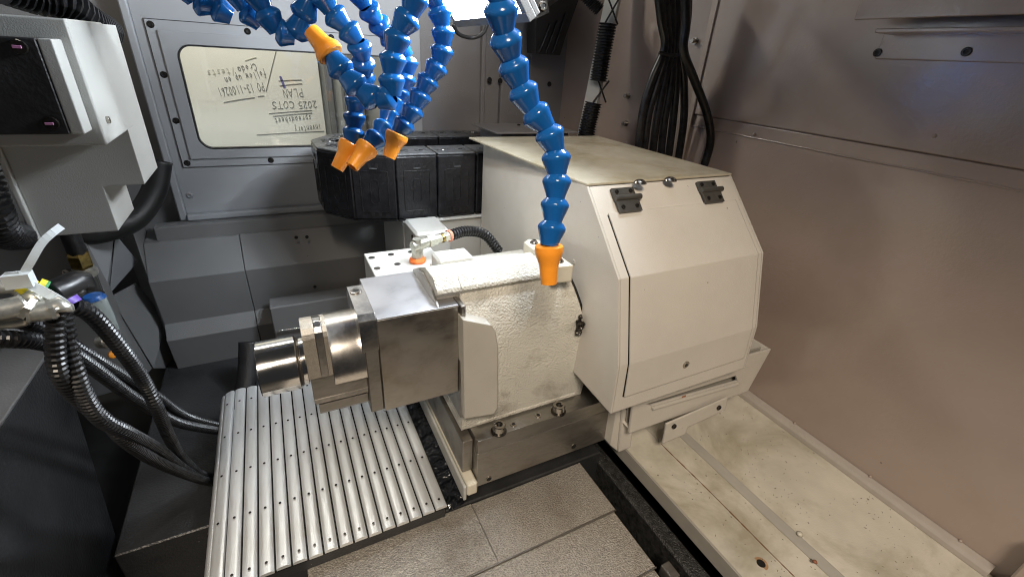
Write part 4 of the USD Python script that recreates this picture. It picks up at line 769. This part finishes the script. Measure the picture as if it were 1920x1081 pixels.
# steel pipe fittings, tie and conduits
ft = thing('pipe_fittings', 'bundle of nickel pipe fittings reaching in from the left edge', 'pipe fittings', (-0.16, 0.36, 1.33))
def rod(pts, r, mat, name, n=16):
    return obj(name, tube(smooth_path(pts, 0.0025), r, n), mat, ft, smooth=True)
rod([(-0.1782, 0.3476, 1.3457), (-0.1667, 0.3521, 1.3431), (-0.1587, 0.3556, 1.3427), (-0.1555, 0.3574, 1.3434)], 0.0068, nickel, 'pipe')
rod([(-0.1885, 0.3797, 1.3491), (-0.1763, 0.3841, 1.3455), (-0.1715, 0.3858, 1.3443), (-0.1686, 0.3863, 1.3424)], 0.0052, nickel, 'pipe')
rod([(-0.1572, 0.3544, 1.3384), (-0.1524, 0.3559, 1.3373), (-0.1467, 0.3580, 1.3366), (-0.1425, 0.3601, 1.3375), (-0.1422, 0.3584, 1.3335)], 0.0064, nickel, 'pipe')
rod([(-0.1592, 0.3659, 1.3397), (-0.1577, 0.3718, 1.3383), (-0.1552, 0.3777, 1.3361)], 0.0062, zinc, 'pipe')
rod([(-0.1686, 0.3863, 1.3424), (-0.1655, 0.3861, 1.3386), (-0.1622, 0.3873, 1.3382)], 0.0058, zinc, 'pipe')
rod([(-0.1757, 0.3559, 1.3345), (-0.1655, 0.3592, 1.3311), (-0.1614, 0.3612, 1.3315)], 0.0045, nickel, 'pipe')
for a, b, r, m_ in (((-0.1575, 0.3558, 1.3419), (-0.1548, 0.3559, 1.3394), 0.0078, nickel), ((-0.1475, 0.3577, 1.3365), (-0.1453, 0.3585, 1.3365), 0.0074, nickel), ((-0.1561, 0.3743, 1.3371), (-0.1532, 0.3753, 1.3369), 0.0074, zinc)):
    obj('hex_nut', cyl(a, b, r, 6), m_, ft)
obj('yellow_tape', cyl((-0.1657, 0.3862, 1.3447), (-0.1634, 0.3857, 1.3413), 0.0066, 14), yellow, ft, smooth=35)
obj('yellow_tape', cyl((-0.1625, 0.3935, 1.3394), (-0.1598, 0.3937, 1.3372), 0.0058, 14), yellow, ft, smooth=35)
obj('green_tape', cyl((-0.1601, 0.3936, 1.3373), (-0.1585, 0.3938, 1.3361), 0.0058, 14), green, ft, smooth=35)
obj('violet_tape', cyl((-0.1483, 0.3837, 1.3303), (-0.1464, 0.3826, 1.3263), 0.0078, 14), violet, ft, smooth=35)
obj('black_elbow', tube(smooth_path([(-0.1611, 0.3958, 1.3296), (-0.1574, 0.4027, 1.3289), (-0.1527, 0.4102, 1.3288), (-0.1490, 0.4172, 1.3285), (-0.1494, 0.4147, 1.3229)], 0.003), 0.0098, 18), rubber, ft, smooth=True)
zp = thing('zip_tie', 'long white nylon zip tie standing up from the pipe fittings', 'zip tie', (-0.15, 0.35, 1.35))
def strap(pts, w, t):
    p = smooth_path(pts, 0.003); out = []
    for a, b in zip(p[:-1], p[1:]):
        d = b - a; s = np.cross(d, np.array([0.3, -1, 0.2])); s /= np.linalg.norm(s); n_ = np.cross(d, s); n_ /= np.linalg.norm(n_)
        out.append(trimesh.convex.convex_hull(np.array([q + s * w * i + n_ * t * j for q in (a, b) for i in (-.5, .5) for j in (-.5, .5)])))
    return cat_(out)
obj('tail', strap([(-0.1580, 0.3673, 1.3558), (-0.1500, 0.3689, 1.3666), (-0.1429, 0.3729, 1.3765), (-0.1377, 0.3764, 1.3812), (-0.1331, 0.3812, 1.3842)], 0.0044, 0.0012), whitepl, zp)
obj('head', trimesh.convex.convex_hull(np.array([np.array((-0.1584, 0.3671, 1.3559)) + d for d in [np.array([a, b, c]) for a in (-.0065, .0065) for b in (-.004, .004) for c in (-.0045, .0045)]])), whitepl, zp)
obj('band', strap([(-0.1573, 0.3662, 1.3554), (-0.1516, 0.3661, 1.3491), (-0.1458, 0.3655, 1.3421), (-0.1428, 0.3680, 1.3345), (-0.1449, 0.3719, 1.3270)], 0.0056, 0.0013), whitepl, zp)

CG = 'black corrugated conduits at the left'
def cond(pts, r, label, pitch=0.0042):
    return obj('corrugated_conduit', conduit(pts, r, pitch, 14), rubber, label=label, cat='conduit', group=CG)
cond([(-0.1479, 0.3671, 1.3319), (-0.1531, 0.3609, 1.3114), (-0.1589, 0.3622, 1.2853), (-0.1627, 0.3778, 1.2526), (-0.1617, 0.3996, 1.2091), (-0.1608, 0.4132, 1.1746), (-0.1632, 0.4542, 1.1108), (-0.1643, 0.5161, 1.0256), (-0.1599, 0.5904, 0.9243), (-0.1402, 0.6533, 0.8388)], 0.0058, 'front corrugated conduit dropping straight from the pipe elbow, lowest of the bundle')
cond([(-0.1490, 0.3754, 1.3255), (-0.1513, 0.3703, 1.3051), (-0.1532, 0.3675, 1.2798), (-0.1570, 0.3744, 1.2534), (-0.1582, 0.3852, 1.2233), (-0.1557, 0.4095, 1.1844), (-0.1614, 0.4742, 1.1016), (-0.1682, 0.5397, 1.0071), (-0.1676, 0.6007, 0.9224), (-0.1409, 0.6651, 0.8364)], 0.0061, 'second corrugated conduit hanging down beside the front one')
cond([(-0.1477, 0.3872, 1.3246), (-0.1430, 0.3954, 1.3134), (-0.1412, 0.4075, 1.2894), (-0.1408, 0.4238, 1.2537), (-0.1432, 0.4456, 1.2112), (-0.1442, 0.4554, 1.1710), (-0.1571, 0.4983, 1.0968), (-0.1671, 0.5477, 1.0156), (-0.1652, 0.5967, 0.9323), (-0.1409, 0.6651, 0.8364)], 0.0061, 'corrugated conduit sweeping diagonally over the others from the violet tape')
cond([(-0.1965, 0.3990, 1.3195), (-0.1923, 0.4180, 1.3043), (-0.1904, 0.4351, 1.2883), (-0.1932, 0.4665, 1.2579), (-0.1905, 0.4949, 1.2194), (-0.1881, 0.5364, 1.1646), (-0.1846, 0.5907, 1.0944), (-0.1735, 0.6377, 1.0145), (-0.1415, 0.6877, 0.9370), (-0.1259, 0.7362, 0.8811)], 0.0062, 'rear corrugated conduit, upper one of the pair running to the slats')
cond([(-0.1945, 0.3834, 1.3101), (-0.1869, 0.3945, 1.3005), (-0.1845, 0.4128, 1.2866), (-0.1859, 0.4457, 1.2583), (-0.1869, 0.4811, 1.2141), (-0.1880, 0.5268, 1.1497), (-0.1843, 0.5711, 1.0843), (-0.1734, 0.6153, 1.0190), (-0.1459, 0.6836, 0.9331), (-0.1268, 0.7320, 0.8763)], 0.0064, 'rear corrugated conduit, lower one of the pair running to the slats')
obj('dark_cable', tube(smooth_path([(-0.1008, 0.8539, 0.9894), (-0.1037, 0.8432, 0.9725), (-0.1112, 0.8211, 0.9401), (-0.1296, 0.7806, 0.8886)], 0.004), 0.019, 16), rubberm, label='thick black hose rising behind the tool adapter', cat='hose', smooth=True)

# ---------------------------------------------------------------- cables at the back right
chn = thing('cable_channel', 'pale slanting cable channel on the corner panel', 'channel', (0.68, 0.85, 1.5))
ca, cb = np.array((0.6450, 0.8600, 1.6470)), np.array((0.5912, 0.8300, 1.3366)); cd = cb - ca
def bar4(a, b, wv_, hv_):
    return trimesh.convex.convex_hull(np.array([q + wv_ * i + hv_ * j for q in (a, b) for i in (-.5, .5) for j in (0, 1)]))
wv_ = np.array([0.012, -0.020, 0]); hv_ = np.array([0.010, 0.006, 0])
obj('channel', bar4(ca, cb, wv_ * 1.25, hv_), greylt, chn)
obj('channel_conduit', conduit([np.array((0.6181, 0.8300, 1.5678)), np.array((0.6147, 0.8300, 1.5168)), np.array((0.6133, 0.8300, 1.4663))], 0.018, 0.005, 16), rubber, label='upper black corrugated conduit strapped to the pale channel', cat='conduit')
obj('channel_conduit', conduit([np.array((0.6011, 0.8200, 1.4255)), np.array((0.5954, 0.8200, 1.3870)), np.array((0.5924, 0.8200, 1.3383))], 0.018, 0.005, 16), rubber, label='lower black corrugated conduit strapped to the pale channel', cat='conduit')
for a, b in (((0.6048, 0.8250, 1.5640), (0.6335, 0.8250, 1.6130)), ((0.6376, 0.8250, 1.5683), (0.6061, 0.8250, 1.6103)), ((0.6033, 0.8250, 1.4260), (0.6364, 0.8250, 1.4674)), ((0.6360, 0.8250, 1.4265), (0.6096, 0.8250, 1.4665))):
    obj('tie_strap', tube(np.linspace(a, b, 5), 0.0018, 6), rubberm, chn)
obj('channel_conduit', conduit([(0.5652, 0.8758, 1.6269), (0.5899, 0.8620, 1.6067), (0.6097, 0.8501, 1.5902)], 0.012, 0.0045, 12), rubber, label='short black conduit entering behind the top of the pale channel', cat='conduit')
obj('bundle_cable', tube(smooth_path([(0.5710, 0.6550, 1.6138), (0.5932, 0.6550, 1.5654), (0.6107, 0.6550, 1.5281), (0.5954, 0.6550, 1.4787), (0.5880, 0.6550, 1.4272), (0.5947, 0.6550, 1.3537)], 0.006), 0.0070, 12), rubber, label='first cable from the left in the tied black bundle', cat='cable', group='cables of the tied bundle by the corner', smooth=True)
obj('bundle_cable', tube(smooth_path([(0.5839, 0.6550, 1.6152), (0.6045, 0.6550, 1.5663), (0.6182, 0.6550, 1.5270), (0.6110, 0.6550, 1.4793), (0.6025, 0.6550, 1.4229), (0.6087, 0.6550, 1.3484)], 0.006), 0.0070, 12), rubber, label='second cable from the left in the tied black bundle', cat='cable', group='cables of the tied bundle by the corner', smooth=True)
obj('bundle_cable', tube(smooth_path([(0.5969, 0.6550, 1.6166), (0.6160, 0.6550, 1.5672), (0.6257, 0.6550, 1.5258), (0.6243, 0.6550, 1.4797), (0.6237, 0.6550, 1.4185), (0.6309, 0.6550, 1.3427)], 0.006), 0.0070, 12), rubber, label='third cable from the left in the tied black bundle', cat='cable', group='cables of the tied bundle by the corner', smooth=True)
obj('bundle_cable', tube(smooth_path([(0.6101, 0.6550, 1.6180), (0.6275, 0.6550, 1.5682), (0.6329, 0.6550, 1.5263), (0.6404, 0.6550, 1.4760), (0.6429, 0.6550, 1.4139), (0.6524, 0.6550, 1.3419)], 0.006), 0.0070, 12), rubber, label='fourth cable from the left in the tied black bundle', cat='cable', group='cables of the tied bundle by the corner', smooth=True)
obj('bundle_cable', tube(smooth_path([(0.6235, 0.6550, 1.6194), (0.6392, 0.6550, 1.5691), (0.6401, 0.6550, 1.5267), (0.6529, 0.6550, 1.4764), (0.6638, 0.6550, 1.4139), (0.6731, 0.6550, 1.3361)], 0.006), 0.0070, 12), rubber, label='fifth cable from the left in the tied black bundle', cat='cable', group='cables of the tied bundle by the corner', smooth=True)
obj('bundle_cable', tube(smooth_path([(0.6348, 0.6550, 1.6206), (0.6487, 0.6550, 1.5698), (0.6474, 0.6550, 1.5271), (0.6694, 0.6550, 1.4812), (0.6906, 0.6550, 1.4139), (0.7000, 0.6550, 1.3299)], 0.006), 0.0070, 12), rubber, label='cable hanging straight at the right of the tied black bundle', cat='cable', group='cables of the tied bundle by the corner', smooth=True)
obj('bundle_cable', tube(smooth_path([(0.5752, 0.6000, 1.6098), (0.5932, 0.6000, 1.5603), (0.6002, 0.6000, 1.5237), (0.6369, 0.6000, 1.4836), (0.6858, 0.6000, 1.4300), (0.7103, 0.6000, 1.3845), (0.7092, 0.6000, 1.3335)], 0.006), 0.0070, 12), rubber, label='outermost cable of the bundle, bulging out to the right', cat='cable', group='cables of the tied bundle by the corner', smooth=True)
obj('cable_tie', tube(np.array([(0.5918, 0.6450, 1.5201), (0.6186, 0.6400, 1.5170), (0.6403, 0.6300, 1.5239)]), 0.0028, 8), rubberm, label='black tie round the bundle of cables by the corner', cat='cable tie', smooth=True)
